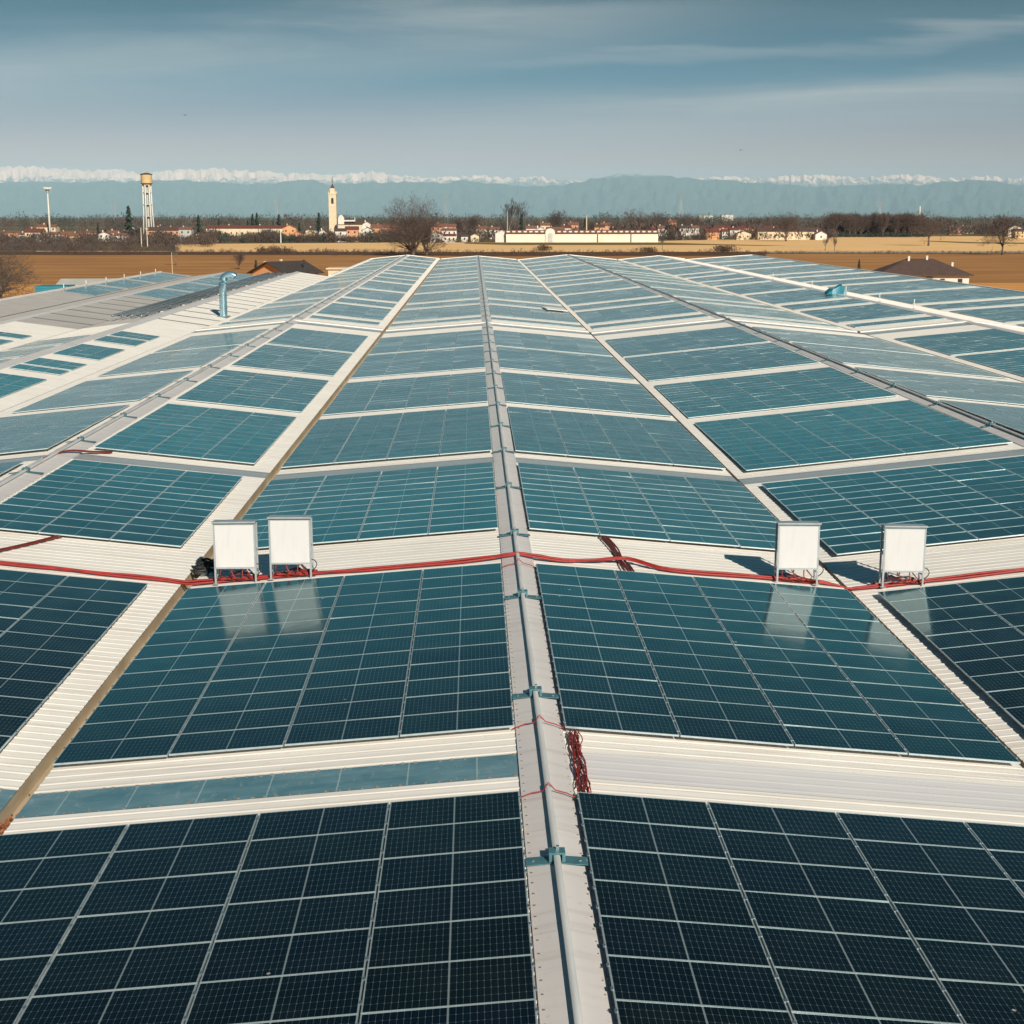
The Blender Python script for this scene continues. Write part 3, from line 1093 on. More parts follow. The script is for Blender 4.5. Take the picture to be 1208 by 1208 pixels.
# loose red conduit heap under the two left stands
for (x0, lab) in ((-6.4, 'loose red conduits looped under the inverter stand nearer the left gutter'), (-4.9, 'loose red conduits looped under the inverter stand farther from the left gutter'), (8.6, 'loose red conduits looped at the stand before the right gutter'), (11.6, 'loose red conduits looped at the stand beyond the right gutter')):
    tb = thing('cable_tangle', lab, 'cables', (x0, 38.75, roofz(x0)), 0, 'red cable loops under the stands')
    for j in range(2):
        pts = []
        for k in range(7):
            x = -.6 + .2 * k + rnd.uniform(-.05, .05)
            pts.append(Vector((x, .25 + rnd.uniform(-.12, .12), .07 + rnd.uniform(0, .15) * math.sin(k * math.pi / 6) + roofz(x0 + x) - roofz(x0))))
        conduit('cable', pts, .02, M['red'] if j != 1 else M['darkred'], tb)
# black loops modelled in place of the stand's cast shadow by the left gutter
mb = MB()
for k in range(7):
    c = Vector((-7.55 + rnd.uniform(-.25, .3), 40.2 + rnd.uniform(-.5, .5), roofz(-7.6) + .1 + rnd.uniform(0, .12)))
    pts = []
    for a in range(9):
        an = a * 2 * math.pi / 8
        pts.append(c + Vector((.26 * math.cos(an) + rnd.uniform(-.06, .06), .24 * math.sin(an), .05 * math.sin(an * 2 + k))))
    mb.tube(pts, .035, M['black'], 6)
tag(mb.build('shadow_loops', None, True), 'coil of black cable lying by the left gutter behind the stands', 'cable')

# ------------------------------------------------------------------ roof equipment farther back
# gooseneck exhaust duct
d = thing('exhaust_duct', 'shiny steel gooseneck exhaust duct rising from the roof left of the ridges', 'duct', (-24.9, 147, zr('LP', -24.9)))
mb = MB()
path = [(0, 0, -.1), (0, 0, 1.2), (0, 0, 2.4), (0, 0, 3.4)]
for k in range(1, 9):
    a = math.pi * k / 8 * .72
    path.append((.78 * (1 - math.cos(a)), 0, 3.4 + .78 * math.sin(a)))
mb.tube(path, .37, M['duct'], 18, False)
mb.build('pipe', d, True)
mb = MB()
for z in (.9, 2.1, 3.3):
    mb.tube([(0, 0, z), (0, 0, z + .06)], .43, M['galv'], 18)
mb.build('collar', d)
mb = MB()
mb.box((0, 0, .06), (1.2, 1.2, .12), M['galv'])
mb.build('flange', d)
# teal tarpaulin over a machine on a far right ridge
yb = 176
mb = MB()
gx_ = [(-1.15, 0), (-1.0, .3), (-.55, .62), (-.1, .7), (.35, 1.0), (.8, 1.05), (1.05, .55), (1.15, 0)]
rows = []
for j, y in enumerate((-.9, -.75, -.2, .4, .8, .95)):
    k = 0 if j in (0, 5) else 1
    rows.append([(x * (1 + .06 * math.sin(3 * j + i)), y + .1 * math.sin(2 * i), z * k * (1 + .12 * math.sin(2.1 * i + j))) for i, (x, z) in enumerate(gx_)])
pts = [p for r_ in rows for p in r_]
n = len(gx_)
mb.faces(pts, [(j * n + i, j * n + i + 1, (j + 1) * n + i + 1, (j + 1) * n + i) for j in range(5) for i in range(n - 1)], M['teal'])
o = mb.build('tarpaulin', None, False, (43.4, yb, zr('RQ', 43.4) + .05))
tag(o, 'crumpled teal tarpaulin draped over equipment on a far right ridge', 'tarpaulin')
# white guard posts near it
for k, y in enumerate((150, 163, 178, 196, 222, 262)):
    mb = MB()
    mb.tube([(0, 0, 0), (0, 0, .92)], .05, M['white'], 8)
    mb.box((0, 0, .02), (.3, .3, .04), M['galv'])
    mb.box((0, 0, .94), (.15, .15, .05), M['white'])
    o = mb.build('vent_post', None, False, (45.2, y, zr('RS', 45.2)))
    tag(o, '%s white vent post counted from the front along the far right ridge' % ORD[k], 'post', 'white posts on the far right ridge')
# loose pale sheet beside right gutter
mb = MB()
mb.box((0, 0, .03), (2.3, 4.6, .05), M['sheet'])
o = mb.build('roof_sheet', None, False, (8.7, 157.5, zp('CR', 8.7) + .02))
o.rotation_euler = (0, math.atan(.0925), R(4))
tag(o, 'loose cream sheet lying over panels beside the right gutter far back', 'roof sheet')
# pale conduit rails and machine clutter on a left slope
tb = thing('conduit_rack', 'long grey conduit rack running along the roof behind the gooseneck duct', 'pipe rack', (-31.5, 140, zr('LQ', -31.5) - .15))
for j in range(4):
    mb = MB()
    x = -.9 * j
    mb.tube([(x, 0, .35), (x, 55, .35), (x, 108, .35)], .12, M['galv'], 8)
    mb.build('pipe', tb, True)
for k in range(19):
    mb = MB()
    mb.box((-1.35, 3 + 5.6 * k, .16), (3.4, .2, .12), M['white' if k % 2 else 'galv'])
    for x in (-.1, -1.35, -2.6):
        mb.box((x, 3 + 5.6 * k, .0), (.15, .15, .4), M['galv'])
    mb.build('support', tb)
# ------------------------------------------------------------------ ground and fields
mb = MB()
xs = [-110000, -20000, -6000, -2000, -600, 0, 600, 2000, 6000, 20000, 110000]
ys = [-20000, -3000, -300, 0, 300, 900, 2500, 8000, 25000, 95000]
pts = [(x, y, 0) for y in ys for x in xs]
n = len(xs)
mb.faces(pts, [(j * n + i, j * n + i + 1, (j + 1) * n + i + 1, (j + 1) * n + i) for j in range(len(ys) - 1) for i in range(n - 1)], M['plain'])
tag(mb.build('ground'), kind='structure')


def patch(name, quad, m, z):
    mb = MB()
    mb.face([(x, y, z) for x, y in quad], m)
    return tag(mb.build(name), kind='structure')


def px_patch(name, uv, m, z):
    """quad of ground given as (column, distance) pairs"""
    return patch(name, [(gx(u, D), D) for u, D in uv], m, z)


patch('field', [(-500, -100), (600, -100), (600, 412), (-500, 400)], M['field_orange'], .02)
patch('field', [(-600, 400), (900, 412), (900, 760), (-600, 748)], M['field_near'], .02)
px_patch('field', [(205, 772), (1300, 772), (1300, 1060), (470, 1060), (205, 1000)], M['field_tan'], .02)
px_patch('field', [(770, 1060), (1300, 1060), (1300, 1400), (985, 1370), (770, 1110)], M['field_tan'], .03)
px_patch('grass_strip', [(548, 1010), (600, 958), (835, 958), (900, 930), (930, 932), (850, 985), (780, 1050), (548, 1050)], M['field_olive'], .05)
px_patch('grass_strip', [(1085, 1110), (1145, 1015), (1300, 960), (1300, 1000), (1150, 1060), (1100, 1120)], M['field_olive'], .06)
px_patch('track', [(40, 786), (210, 782), (210, 792), (40, 800)], M['track'], .05)
px_patch('track', [(900, 742), (1300, 738), (1300, 750), (900, 752)], M['track'], .05)

px_patch('scrub_ground', [(-40, 716), (380, 712), (560, 690), (905, 690), (905, 768), (560, 770), (-40, 778)], M['scrub_soil'], .08)
px_patch('scrub_ground', [(905, 728), (1300, 724), (1300, 737), (905, 741)], M['scrub_soil'], .08)
# ------------------------------------------------------------------ mountains
def interp(tab, u):
    if u <= tab[0][0]:
        return tab[0][1]
    for (a, va), (b_, vb) in zip(tab, tab[1:]):
        if u <= b_:
            k = (u - a) / (b_ - a)
            return va + (vb - va) * k
    return tab[-1][1]


HILL = [(-200, 218), (0, 217), (60, 216), (100, 216.5), (150, 215), (200, 214), (250, 216), (300, 219), (335, 216), (355, 213), (372, 215), (390, 219), (420, 217), (450, 217), (480, 215.5), (520, 218), (545, 214), (580, 218), (620, 221), (665, 219), (690, 214), (712, 210), (740, 206.5), (765, 207), (790, 208.5), (820, 213), (850, 213), (880, 216), (910, 218), (960, 221), (1000, 219), (1050, 218), (1085, 219), (1120, 215), (1150, 212.5), (1180, 217), (1208, 219), (1400, 217)]
ALPS = [(-200, 202), (0, 199.5), (30, 198), (60, 199.5), (100, 203), (140, 202), (170, 205), (215, 202.5), (260, 200), (300, 203), (345, 206), (400, 207.5), (440, 203), (460, 207), (480, 208), (510, 211), (545, 208.5), (580, 208.5), (610, 211), (640, 209.5), (665, 213), (700, 216), (745, 214), (780, 216), (830, 211), (865, 208.5), (890, 212), (940, 207.5), (965, 207), (1000, 209.5), (1030, 209.5), (1060, 206.5), (1085, 207), (1110, 212), (1160, 208), (1190, 212), (1210, 210), (1400, 210)]


def mountain_mat(name, lo, hi, snowc, rockc, amp_=700.0, nsc=.0007):
    m, t, b = nt(name)
    b.inputs['Roughness'].default_value = .9
    b.inputs['Specular IOR Level'].default_value = .1
    g = N(t, 'ShaderNodeNewGeometry')
    sp = N(t, 'ShaderNodeSeparateXYZ')
    t.links.new(g.outputs['Position'], sp.inputs[0])
    n1 = N(t, 'ShaderNodeTexNoise')
    n1.inputs['Scale'].default_value = nsc
    n1.inputs['Detail'].default_value = 9
    n1.inputs['Roughness'].default_value = .68
    t.links.new(g.outputs['Position'], n1.inputs['Vector'])
    h = math_n(t, 'ADD', sp.outputs[2], math_n(t, 'MULTIPLY', math_n(t, 'SUBTRACT', n1.outputs['Fac'], .5), amp_))
    f = ramp(t, h, lo, hi)
    n2 = N(t, 'ShaderNodeTexNoise')
    n2.inputs['Scale'].default_value = .004
    n2.inputs['Detail'].default_value = 6
    t.links.new(g.outputs['Position'], n2.inputs['Vector'])
    rock = mixc(t, ramp(t, n2.outputs['Fac'], .35, .65), rockc, tuple(c * 1.6 for c in rockc))
    t.links.new(mixc(t, f, rock, snowc), b.inputs['Base Color'])
    return m


def range_mesh(name, tab, D, depth, amp, m, seed, cols=700, rows=26):
    mb = MB()
    pts = []
    off = Vector((seed * 13.7, seed * 7.1, 0))
    for i in range(cols + 1):
        u = -160 + (1208 + 320) * i / cols
        zc = (255.64 - interp(tab, u)) / F * D * 1.0
        az = math.atan2(gx(u, 1000), 1000)
        if seed < 1.5:
            jag = noise.fractal(Vector((u * .045, seed, 0)) + off, .75, 2.1, 6) * amp * .24
        else:
            jag = sum((.5 - abs(noise.noise(Vector((u * .075 * 2.3 ** o_, seed, o_ * 3.7))))) * .55 ** o_ for o_ in range(4)) * amp * .60 - .46 * amp
        crest = zc + jag
        for j in range(rows + 1):
            k = j / (rows - 5)
            prof = min(1.0, k) ** 1.35 if k <= 1 else max(0.0, 1 - (k - 1) * 1.5)
            d = D + depth * (k - 1)
            rd = noise.ridged_multi_fractal(Vector((u * .05 + k * 1.1, k * 3.0 - u * .02, seed * 2.0)) + off, .9, 2.1, 6, 1.0, 2.0) - 1.0
            z = crest * prof + rd * amp * max(0.0, 1.02 - k) * k * 4.2 * (1 if k < 1 else 0)
            if j == 0:
                z = -.5
            pts.append((d * math.tan(az), d, z))
    n = rows + 1
    fs = [(i * n + j, (i + 1) * n + j, (i + 1) * n + j + 1, i * n + j + 1) for i in range(cols) for j in range(rows)]
    mb.faces(pts, fs, m)
    return tag(mb.build(name, None, seed < 1.5), kind='structure')


range_mesh('hills', HILL, 70000, 10000, 380, mountain_mat('wooded_hills', 1820, 2050, (.75, .74, .74), (.035, .055, .05)), 1.0)
range_mesh('mountains', ALPS, 83000, 9000, 440, mountain_mat('snowy_alps', 1850, 2050, (.88, .62, .50), (.16, .14, .135), 2000.0, .0016), 2.0)


# ------------------------------------------------------------------ trees
def bare_tree(seed, h, spread=.5, limbs=5, depth=4, lean=0.0, thick=1.0, twigw=.05, mt='bark', start=.22, up=.35):
    """tapered trunk, forking limbs, many thin twigs; returns (trunk MB, crown MB)"""
    r = random.Random(seed)
    tr, cr = MB(), MB()

    def stick(mb, p, q, r0, r1, m, n):
        mb.tube([p, q], [r0, r1], m, n, False)

    def grow(p, d, ln, rad, lev):
        segs = 3 if lev < 2 else 2
        for s_ in range(segs):
            d = (d + Vector((r.gauss(0, .13), r.gauss(0, .13), up * .16))).normalized()
            q = p + d * (ln / segs)
            r1 = rad * (.80 if segs == 3 else .72)
            if rad > .035:
                stick(cr, p, q, rad, r1, M[mt], 5 if lev < 2 else 3)
            else:
                w_ = Vector((r.uniform(-1, 1), r.uniform(-1, 1), r.uniform(-1, 1))).cross(d)
                if w_.length > 1e-3:
                    w_ = w_.normalized() * max(rad, twigw * .5)
                    cr.face([p - w_, p + w_, q], M['twig' if mt != 'bark_pale' else 'twig_grey'])
            if lev < depth and (s_ > 0 or lev == 0):
                for _ in range(r.choice((1, 2, 2)) if lev else 2):
                    a = Vector((r.gauss(0, 1), r.gauss(0, 1), r.gauss(0, .5)))
                    a = (a - d * a.dot(d))
                    if a.length > .01:
                        nd = (d * (1 - spread * .55) + a.normalized() * spread * r.uniform(.6, 1.15)).normalized()
                        grow(p + (q - p) * r.uniform(.4, 1), nd, ln * r.uniform(.55, .78), r1 * .62, lev + 1)
            p, rad = q, r1
        if lev < depth:
            grow(p, d, ln * .62, rad * .8, lev + 1)

    tp = h * start
    R0 = h * .020 * thick
    tr.tube([(0, 0, -.2), (lean * tp * .5, 0, tp * .5), (lean * tp, 0, tp)], [R0 * 1.35, R0, R0 * .88], M[mt], 8)
    top = Vector((lean * tp, 0, tp))
    for k in range(limbs):
        a = 2 * math.pi * (k + r.uniform(-.3, .3)) / limbs
        o = spread * r.uniform(.45, 1.15) if k else .1
        d = Vector((math.cos(a) * o, math.sin(a) * o, 1)).normalized()
        grow(top + Vector((0, 0, -r.uniform(0, .25) * tp)), d, h * r.uniform(.27, .36), R0 * .55, 0)
    return tr, cr


def conifer(seed, h, w_, m='conifer', n=420):
    r = random.Random(seed)
    tr, cr = MB(), MB()
    tr.tube([(0, 0, -.2), (0, 0, h * .5), (0, 0, h * .97)], [h * .018, h * .012, .03], M['bark'], 6)
    for k in range(n):
        z = h * (.08 + .92 * r.random() ** 1.25)
        lim = w_ * .5 * (1 - z / h) ** .8 * (.75 + .35 * math.sin(z * 2.4 + seed)) + .12
        a = r.uniform(0, 2 * math.pi)
        q = lim * math.sqrt(r.uniform(.1, 1))
        c = Vector((q * math.cos(a), q * math.sin(a), z - q * .25))
        s_ = h * r.uniform(.03, .07)
        o = Vector((math.cos(a), math.sin(a), -.35)) * s_
        t_ = Vector((-math.sin(a), math.cos(a), r.uniform(-.3, .3))) * s_ * .55
        cr.face([c - o * .4 - t_, c - o * .4 + t_, c + o], M[m])
        cr.face([c - o * .3 + Vector((0, 0, s_ * .5)), c - t_, c + o], M[m])
    return tr, cr


def plant_tree(pair, loc, label, group=None, name='bare_tree', rz=0.0, sc_=1.0, cat='tree'):
    o = thing(name, label, cat, loc, rz, group)
    for nm, me in zip(('trunk', 'crown'), pair):
        ch = bpy.data.objects.new(nm, me)
        COL.objects.link(ch)
        ch.parent = o
    o.scale = (sc_, sc_, sc_)
    return o


def meshes(pair):
    return pair[0].mesh('trunk', True), pair[1].mesh('crown')


def gp(u, D):
    return (gx(u, D), D, 0)


# the big bare tree just beyond the far end of the roof
plant_tree(meshes(bare_tree(11, 33, .74, 11, 5, 0, 1.2, .10, 'bark', .06, .36)), gp(487, 690), 'huge bare many-stemmed tree standing just beyond the far end of the factory roof')
plant_tree(meshes(bare_tree(12, 20, .6, 8, 5, 0, 1.1, .10, 'bark', .06, .3)), gp(503, 700), 'smaller bare tree merging with the right side of the huge bare tree')
plant_tree(meshes(bare_tree(5, 15, .9, 10, 5, 0, 1.3, .07, 'bark_pale', .08, .12)), gp(-6, 318), 'leafless pale grey tree cut off by the left edge of the picture')
BT = [meshes(bare_tree(20 + k, 15, sp_, lb, 4, 0, 1.1, tw, mt, st, up_)) for k, (sp_, lb, tw, mt, st, up_) in enumerate(((.75, 6, .13, 'bark', .2, .2), (.55, 6, .13, 'bark', .15, .4), (.35, 5, .14, 'bark', .12, .6), (.8, 7, .13, 'bark', .25, .15), (.28, 4, .10, 'bark_pale', .3, .7)))]
CF = [meshes(conifer(40 + k, 15, w_)) for k, w_ in enumerate((5.0, 6.5, 4.0))]
BARE = [  # column, distance, height, variant, label
    (928, 1100, 24, 3, 'lone bare round tree in the field before the long cream farm building'),
    (1097, 930, 24, 3, 'bare round tree with a short trunk standing in the orange field, left of the pair'),
    (1185, 705, 21, 0, 'broad dark bare tree near the right edge, standing before the track'),
    (601, 1250, 31, 4, 'tall bare poplar with upright limbs behind the left end of the white farm wall'),
    (612, 1270, 29, 4, 'slimmer bare poplar beside the tall poplar behind the white farm wall'),
    (655, 1330, 27, 1, 'bushy bare tree rising behind the arched gate of the white farm wall'),
    (750, 1350, 28, 3, 'tallest round bare tree behind the right part of the white farm wall'),
    (777, 1360, 24, 0, 'wide bare tree right of the tallest round tree behind the farm wall'),
    (805, 1380, 24, 0, 'wide bare tree behind the white houses right of the farm wall'),
    (818, 1400, 23, 3, 'bare tree at the right end of the clump behind the white houses'),
    (538, 1180, 20, 1, 'bare tree between the stacked flats and the white farm wall'),
    (556, 1200, 23, 1, 'taller bare tree between the stacked flats and the white farm wall'),
    (700, 1300, 17, 1, 'small bare tree behind the middle of the white farm wall'),
    (975, 800, 7, 4, 'thin sapling in the hedgerow below the cream farm building'),
    (986, 790, 7, 4, 'thinner sapling beside the first sapling below the cream farm building'),
    (782, 800, 8, 4, 'thin bare sapling at the field edge below the end of the farm wall'),
    (205, 560, 9, 4, 'thin bare sapling in the brown field behind the roof left of the duct'),
    (280, 520, 7, 1, 'small bare shrub tree just left of the orange gabled house'),
]
for u, D, h, k, lab in BARE:
    plant_tree(BT[k], gp(u, D), lab, None, 'bare_tree', rnd.uniform(0, 6), h / 15)
CON = [
    (152, 1150, 26, 1, 'dark forked conifer standing left of the water tower'),
    (234, 1180, 19, 2, 'dark narrow conifer between the water tower and the long red roofed building'),
    (258, 1260, 16, 2, 'dark conifer behind the left end of the long red roofed building'),
    (292, 1280, 15, 2, 'short conifer behind the middle of the long red roofed building'),
    (298, 1270, 20, 2, 'slim conifer of a touching pair behind the long red roofed building'),
    (303, 1270, 21, 0, 'fuller conifer of a touching pair behind the long red roofed building'),
    (329, 1250, 20, 1, 'broad conifer behind the right end of the long red roofed building'),
    (322, 1290, 14, 2, 'tiny conifer left of the broad conifer behind the red roof'),
    (353, 1200, 13, 1, 'round dark evergreen beside the orange end house'),
    (376, 1220, 21, 0, 'pointed dark conifer just left of the bell tower'),
    (115, 1180, 13, 0, 'dark conifer behind the yellowish long house at the left'),
    (124, 1120, 10, 1, 'low dark conifer by the white house at the left'),
    (238, 1080, 9, 1, 'wide low evergreen at the left end of the long cream wall'),
    (615, 1230, 20, 2, 'slim dark cypress between the poplars and the bushy bare tree'),
    (690, 1250, 16, 2, 'slim dark cypress behind the middle of the farm wall'),
    (1016, 455, 5.0, 0, 'small dark fir in the brown field left of the hip roofed house'),
    (300, 400, 6.5, 2, 'dark narrow shrub at the left corner of the orange gabled house'),
]
for u, D, h, k, lab in CON:
    plant_tree(CF[k], gp(u, D), lab, None, 'conifer', rnd.uniform(0, 6), h / 15)
# row of tall bare trees of the wood at the right: things
for k in range(44):
    u = 980 + 106 * k / 43 + rnd.uniform(-1, 1)
    D = 1340 + rnd.uniform(-25, 45)
    plant_tree(BT[2 if k % 3 else 1], gp(u, D), 'tall bare tree in the dense row above the dark hedge at the right', 'bare trees in the dense row at the right', 'bare_tree', rnd.uniform(0, 6), rnd.uniform(20, 25) / 15)


# ------------------------------------------------------------------ far woods and scrub (stuff)
def tuft(mb, p, h, w_, m, n, r, up=1.0, fine=1.0):
    x0, y0, z0 = p
    for k in range(n):
        a = r.uniform(0, 2 * math.pi)
        q = w_ * .5 * math.sqrt(r.random())
        z = z0 + h * (.12 + .75 * r.random()) * (1 - .35 * (2 * q / w_) ** 2)
        c = Vector((x0 + q * math.cos(a), y0 + q * math.sin(a), z))
        ln = h * r.uniform(.14, .30) * fine
        d = Vector((r.gauss(0, .55) + .4 * math.cos(a), r.gauss(0, .55) + .4 * math.sin(a), up)).normalized() * ln
        s_ = d.cross(Vector((r.gauss(0, 1), r.gauss(0, 1), .2)))
        s_ = s_.normalized() * ln * r.uniform(.10, .22)
        mb.face([c - s_, c + s_, c + d], m)
    mb.face([(x0 - h * .015, y0, z0 - .2), (x0 + h * .015, y0, z0 - .2), (x0, y0, z0 + h * .8)], m)


def wood(name, regions, seed, fine=1.0):
    r = random.Random(seed)
    mb = MB()
    for (u0, u1, D0, D1, n, h0, h1, mts, nt_) in regions:
        for k in range(n):
            D = D0 + (D1 - D0) * r.random()
            u = r.uniform(u0, u1)
            h = r.uniform(h0, h1) * (.8 + .4 * noise.noise(Vector((u * .03, D * .003, seed))))
            tuft(mb, (gx(u, D), D, 0), h, h * r.uniform(.6, 1.1), M[r.choice(mts)], nt_, r, 1.0, fine)
    return tag(mb.build(name), kind='stuff')


TW = ('twig', 'twig', 'twig_grey', 'scrub')
wood('woods', [
    (-60, 250, 900, 1030, 330, 6, 10, TW, 46),
    (185, 470, 1040, 1110, 300, 6, 11, TW + ('evergreen',), 46),
    (280, 460, 1045, 1090, 130, 6, 9, ('evergreen', 'scrub', 'twig'), 50),
    (-60, 60, 1030, 1300, 120, 6, 11, TW, 40),
    (60, 480, 1120, 1500, 420, 5, 10, TW, 36),
    (460, 600, 1100, 1500, 240, 7, 15, TW, 40),
    (585, 985, 1135, 1330, 330, 6, 15, TW, 40),
    (60, 480, 1060, 1240, 260, 5, 11, TW, 40),
    (590, 830, 1150, 1600, 420, 7, 18, TW, 38),
    (820, 985, 1350, 1700, 220, 8, 18, TW, 38),
    (980, 1090, 1370, 1520, 150, 15, 22, ('twig', 'twig_grey'), 44),
    (1085, 1300, 1400, 1750, 340, 9, 19, TW, 40),
], 3)
wood('horizon_woods', [
    (-60, 1300, 1700, 2600, 800, 17, 29, ('twig_grey', 'twig', 'twig_grey', 'evergreen', 'scrub'), 84),
    (-60, 1300, 2600, 5000, 850, 20, 37, ('twig_grey', 'evergreen', 'evergreen', 'twig_grey'), 60),
], 4, .5)
wood('scrub', [
    (-40, 210, 775, 850, 260, 2.5, 5, ('scrub', 'twig'), 30),
    (60, 520, 716, 770, 520, 1.4, 3.6, ('scrub', 'scrub', 'twig'), 26),
    (380, 905, 690, 766, 620, 1.0, 3.0, ('scrub', 'scrub', 'twig'), 26),
    (880, 1300, 726, 740, 300, .9, 2.4, ('scrub', 'scrub', 'twig'), 24),
    (-40, 120, 790, 900, 200, 3, 7, TW, 36),
], 5)
wood('hedge_row', [
    (978, 1094, 1310, 1332, 190, 4.6, 5.6, ('evergreen',), 60),
    (777, 833, 1148, 1168, 95, 2.4, 6.5, ('evergreen', 'scrub', 'twig'), 44),
    (846, 900, 1150, 1165, 30, 2.0, 5.5, ('evergreen', 'scrub'), 40),
    (506, 580, 1040, 1052, 46, 1.8, 5.0, ('evergreen', 'twig', 'scrub'), 44),
], 6)
for (u, D, h, w_, lab) in ((316, 745, 5.0, 18, 'rounded dark thicket mound in the hedgerow left of the huge bare tree'), (333, 742, 3.6, 14, 'lower dark thicket beside the rounded mound in the hedgerow'), (855, 752, 5.2, 13, 'rounded purple-brown bush in the hedgerow below the cream barns'), (765, 755, 3.8, 9, 'small dark bush in the hedgerow below the farm wall end'), (640, 790, 4.0, 10, 'brown bush in the field below the arched farm gate')):
    r = random.Random(int(u))
    mb = MB()
    for k in range(26):
        tuft(mb, (r.gauss(0, w_ * .22), r.gauss(0, 2.5), 0), h * r.uniform(.55, 1), h * .9, M['scrub'], 34, r, .8)
    o = mb.build('bush', None, False, gp(u, D))
    tag(o, lab, 'bush')


# ------------------------------------------------------------------ houses and other buildings
def house(u, D, w_, dp, he, hr, wall, roof, label, cat='house', ang=0.0, kind='gable', name='house', nwin=3, floors=2, axis='x', chim=1, z0=0.0, xoff=0.0, wincol='glassd', over=.5):
    """w_ across the view, dp along it, he eaves height, hr rise of the roof"""
    o = thing(name, label, cat, (gx(u, D) + xoff, D, z0), ang)
    hx, hy = w_ / 2, dp / 2
    mb = MB()
    b4 = [(-hx, -hy), (hx, -hy), (hx, hy), (-hx, hy)]
    pts = [(x, y, -.3) for x, y in b4] + [(x, y, he) for x, y in b4]
    fs = [(0, 1, 5, 4), (1, 2, 6, 5), (2, 3, 7, 6), (3, 0, 4, 7)]
    if kind == 'gable' and axis == 'y':
        pts += [(0, -hy, he + hr), (0, hy, he + hr)]
        fs[0] = (0, 1, 5, 8, 4)
        fs[2] = (2, 3, 7, 9, 6)
    elif kind == 'gable':
        pts += [(-hx, 0, he + hr), (hx, 0, he + hr)]
        fs[1] = (1, 2, 6, 9, 5)
        fs[3] = (3, 0, 4, 8, 7)
    mb.faces(pts, fs, M[wall])
    mb.build('wall', o)
    mb = MB()
    ox, oy = hx + over, hy + over
    th = .22
    if kind == 'hip':
        k = min(ox, oy)
        if ox >= oy:
            r0, r1 = (-(ox - k), 0), (ox - k, 0)
        else:
            r0, r1 = (0, -(oy - k)), (0, oy - k)
        e = [(-ox, -oy), (ox, -oy), (ox, oy), (-ox, oy)]
        pts = [(x, y, he - .05) for x, y in e] + [(*r0, he + hr), (*r1, he + hr)] + [(x, y, he - .05 - th) for x, y in e]
        if ox >= oy:
            fs = [(0, 1, 5, 4), (1, 2, 5), (2, 3, 4, 5), (3, 0, 4)]
        else:
            fs = [(0, 1, 4), (1, 2, 5, 4), (2, 3, 5), (3, 0, 4, 5)]
        fs += [(6, 7, 1, 0), (7, 8, 2, 1), (8, 9, 3, 2), (9, 6, 0, 3), (9, 8, 7, 6)]
        mb.faces(pts, fs, M[roof])
    elif kind == 'flat':
        mb.box((0, 0, he + .15), (2 * ox, 2 * oy, .3), M[roof])
    else:
        s_ = hr / (hx if axis == 'y' else hy)
        dz = s_ * over
        if axis == 'y':
            pr = [(-ox, he - dz), (0, he + hr), (ox, he - dz), (ox, he - dz + th), (0, he + hr + th), (-ox, he - dz + th)]
            p0 = [(x, -oy, z) for x, z in pr]
            p1 = [(x, oy, z) for x, z in pr]
        else:
            pr = [(-oy, he - dz), (0, he + hr), (oy, he - dz), (oy, he - dz + th), (0, he + hr + th), (-oy, he - dz + th)]
            p0 = [(-ox, y, z) for y, z in pr]
            p1 = [(ox, y, z) for y, z in pr]
        fs = [(i, (i + 1) % 6, 6 + (i + 1) % 6, 6 + i) for i in range(6)]
        fs += [(0, 1, 4, 5), (1, 2, 3, 4), (6 + 5, 6 + 4, 6 + 1, 6 + 0), (6 + 4, 6 + 3, 6 + 2, 6 + 1)]
        mb.faces(p0 + p1, fs, M[roof])
    rf = mb.build('roof', o)
    for c in range(chim):
        cm = MB()
        x = hx * (-.45 + .8 * c)
        cm.box((x, hy * .25, he + hr * .8 + .7), (.8, .8, 1.8), M[wall])
        cm.box((x, hy * .25, he + hr * .8 + 1.68), (1.0, 1.0, .16), M[roof])
        cm.build('chimney', rf)
    for f in range(floors):
        zc = he * (f + .55) / floors
        for i in range(nwin):
            x = -hx + w_ * (i + .5) / nwin
            wm = MB()
            ww, wh = min(1.1, w_ / nwin * .45), min(1.5, he / floors * .5)
            wm.box((x, -hy - .02, zc), (ww, .1, wh), M[wincol])
            wm.build('window', o)
    return o


H = house
A = R(8)
H(40.5, 1019, 11.2, 10, 7.8, 2.2, 'cream', 'darkred_roof', 'square cream house with dark red roof, nearest of the left village', nwin=3, floors=2, kind='gable')
H(56, 1120, 14, 11, 10.5, 1.6, 'cream', 'terra', 'taller cream apartment house directly behind the square cream house', nwin=4, floors=3)
H(62, 1040, 7, 8, 6, 1.5, 'white', 'terra', 'small white annex house right of the square cream house', nwin=2)
H(78, 1090, 12, 9, 5.5, 1.8, 'orange', 'terra', 'orange house with terracotta roof right of the mast', nwin=3)
H(91, 1075, 10, 9, 4.6, 1.8, 'yellow', 'terra', 'yellow ochre low house right of the orange house', nwin=2, floors=1)
H(78, 1350, 15, 10, 4.5, .8, 'white', 'white', 'low white warehouse behind the foot of the mast', nwin=4, floors=1, kind='flat', chim=0)
H(107, 1280, 17, 10, 4.8, 1.2, 'yellow', 'terra', 'long yellow house behind a dark conifer at the left', nwin=5, floors=1)
H(123, 1090, 8, 8, 5.5, 1.6, 'white', 'terra', 'white house with steep terracotta roof left of the water tower', nwin=2, axis='y')
H(134, 1150, 8, 8, 6, 1.5, 'cream', 'terra', 'cream house among trees left of the water tower', nwin=2)
H(142, 1110, 9, 8, 4.5, 1.4, 'white', 'terra', 'low white house nearest the two white poles', nwin=3, floors=1)
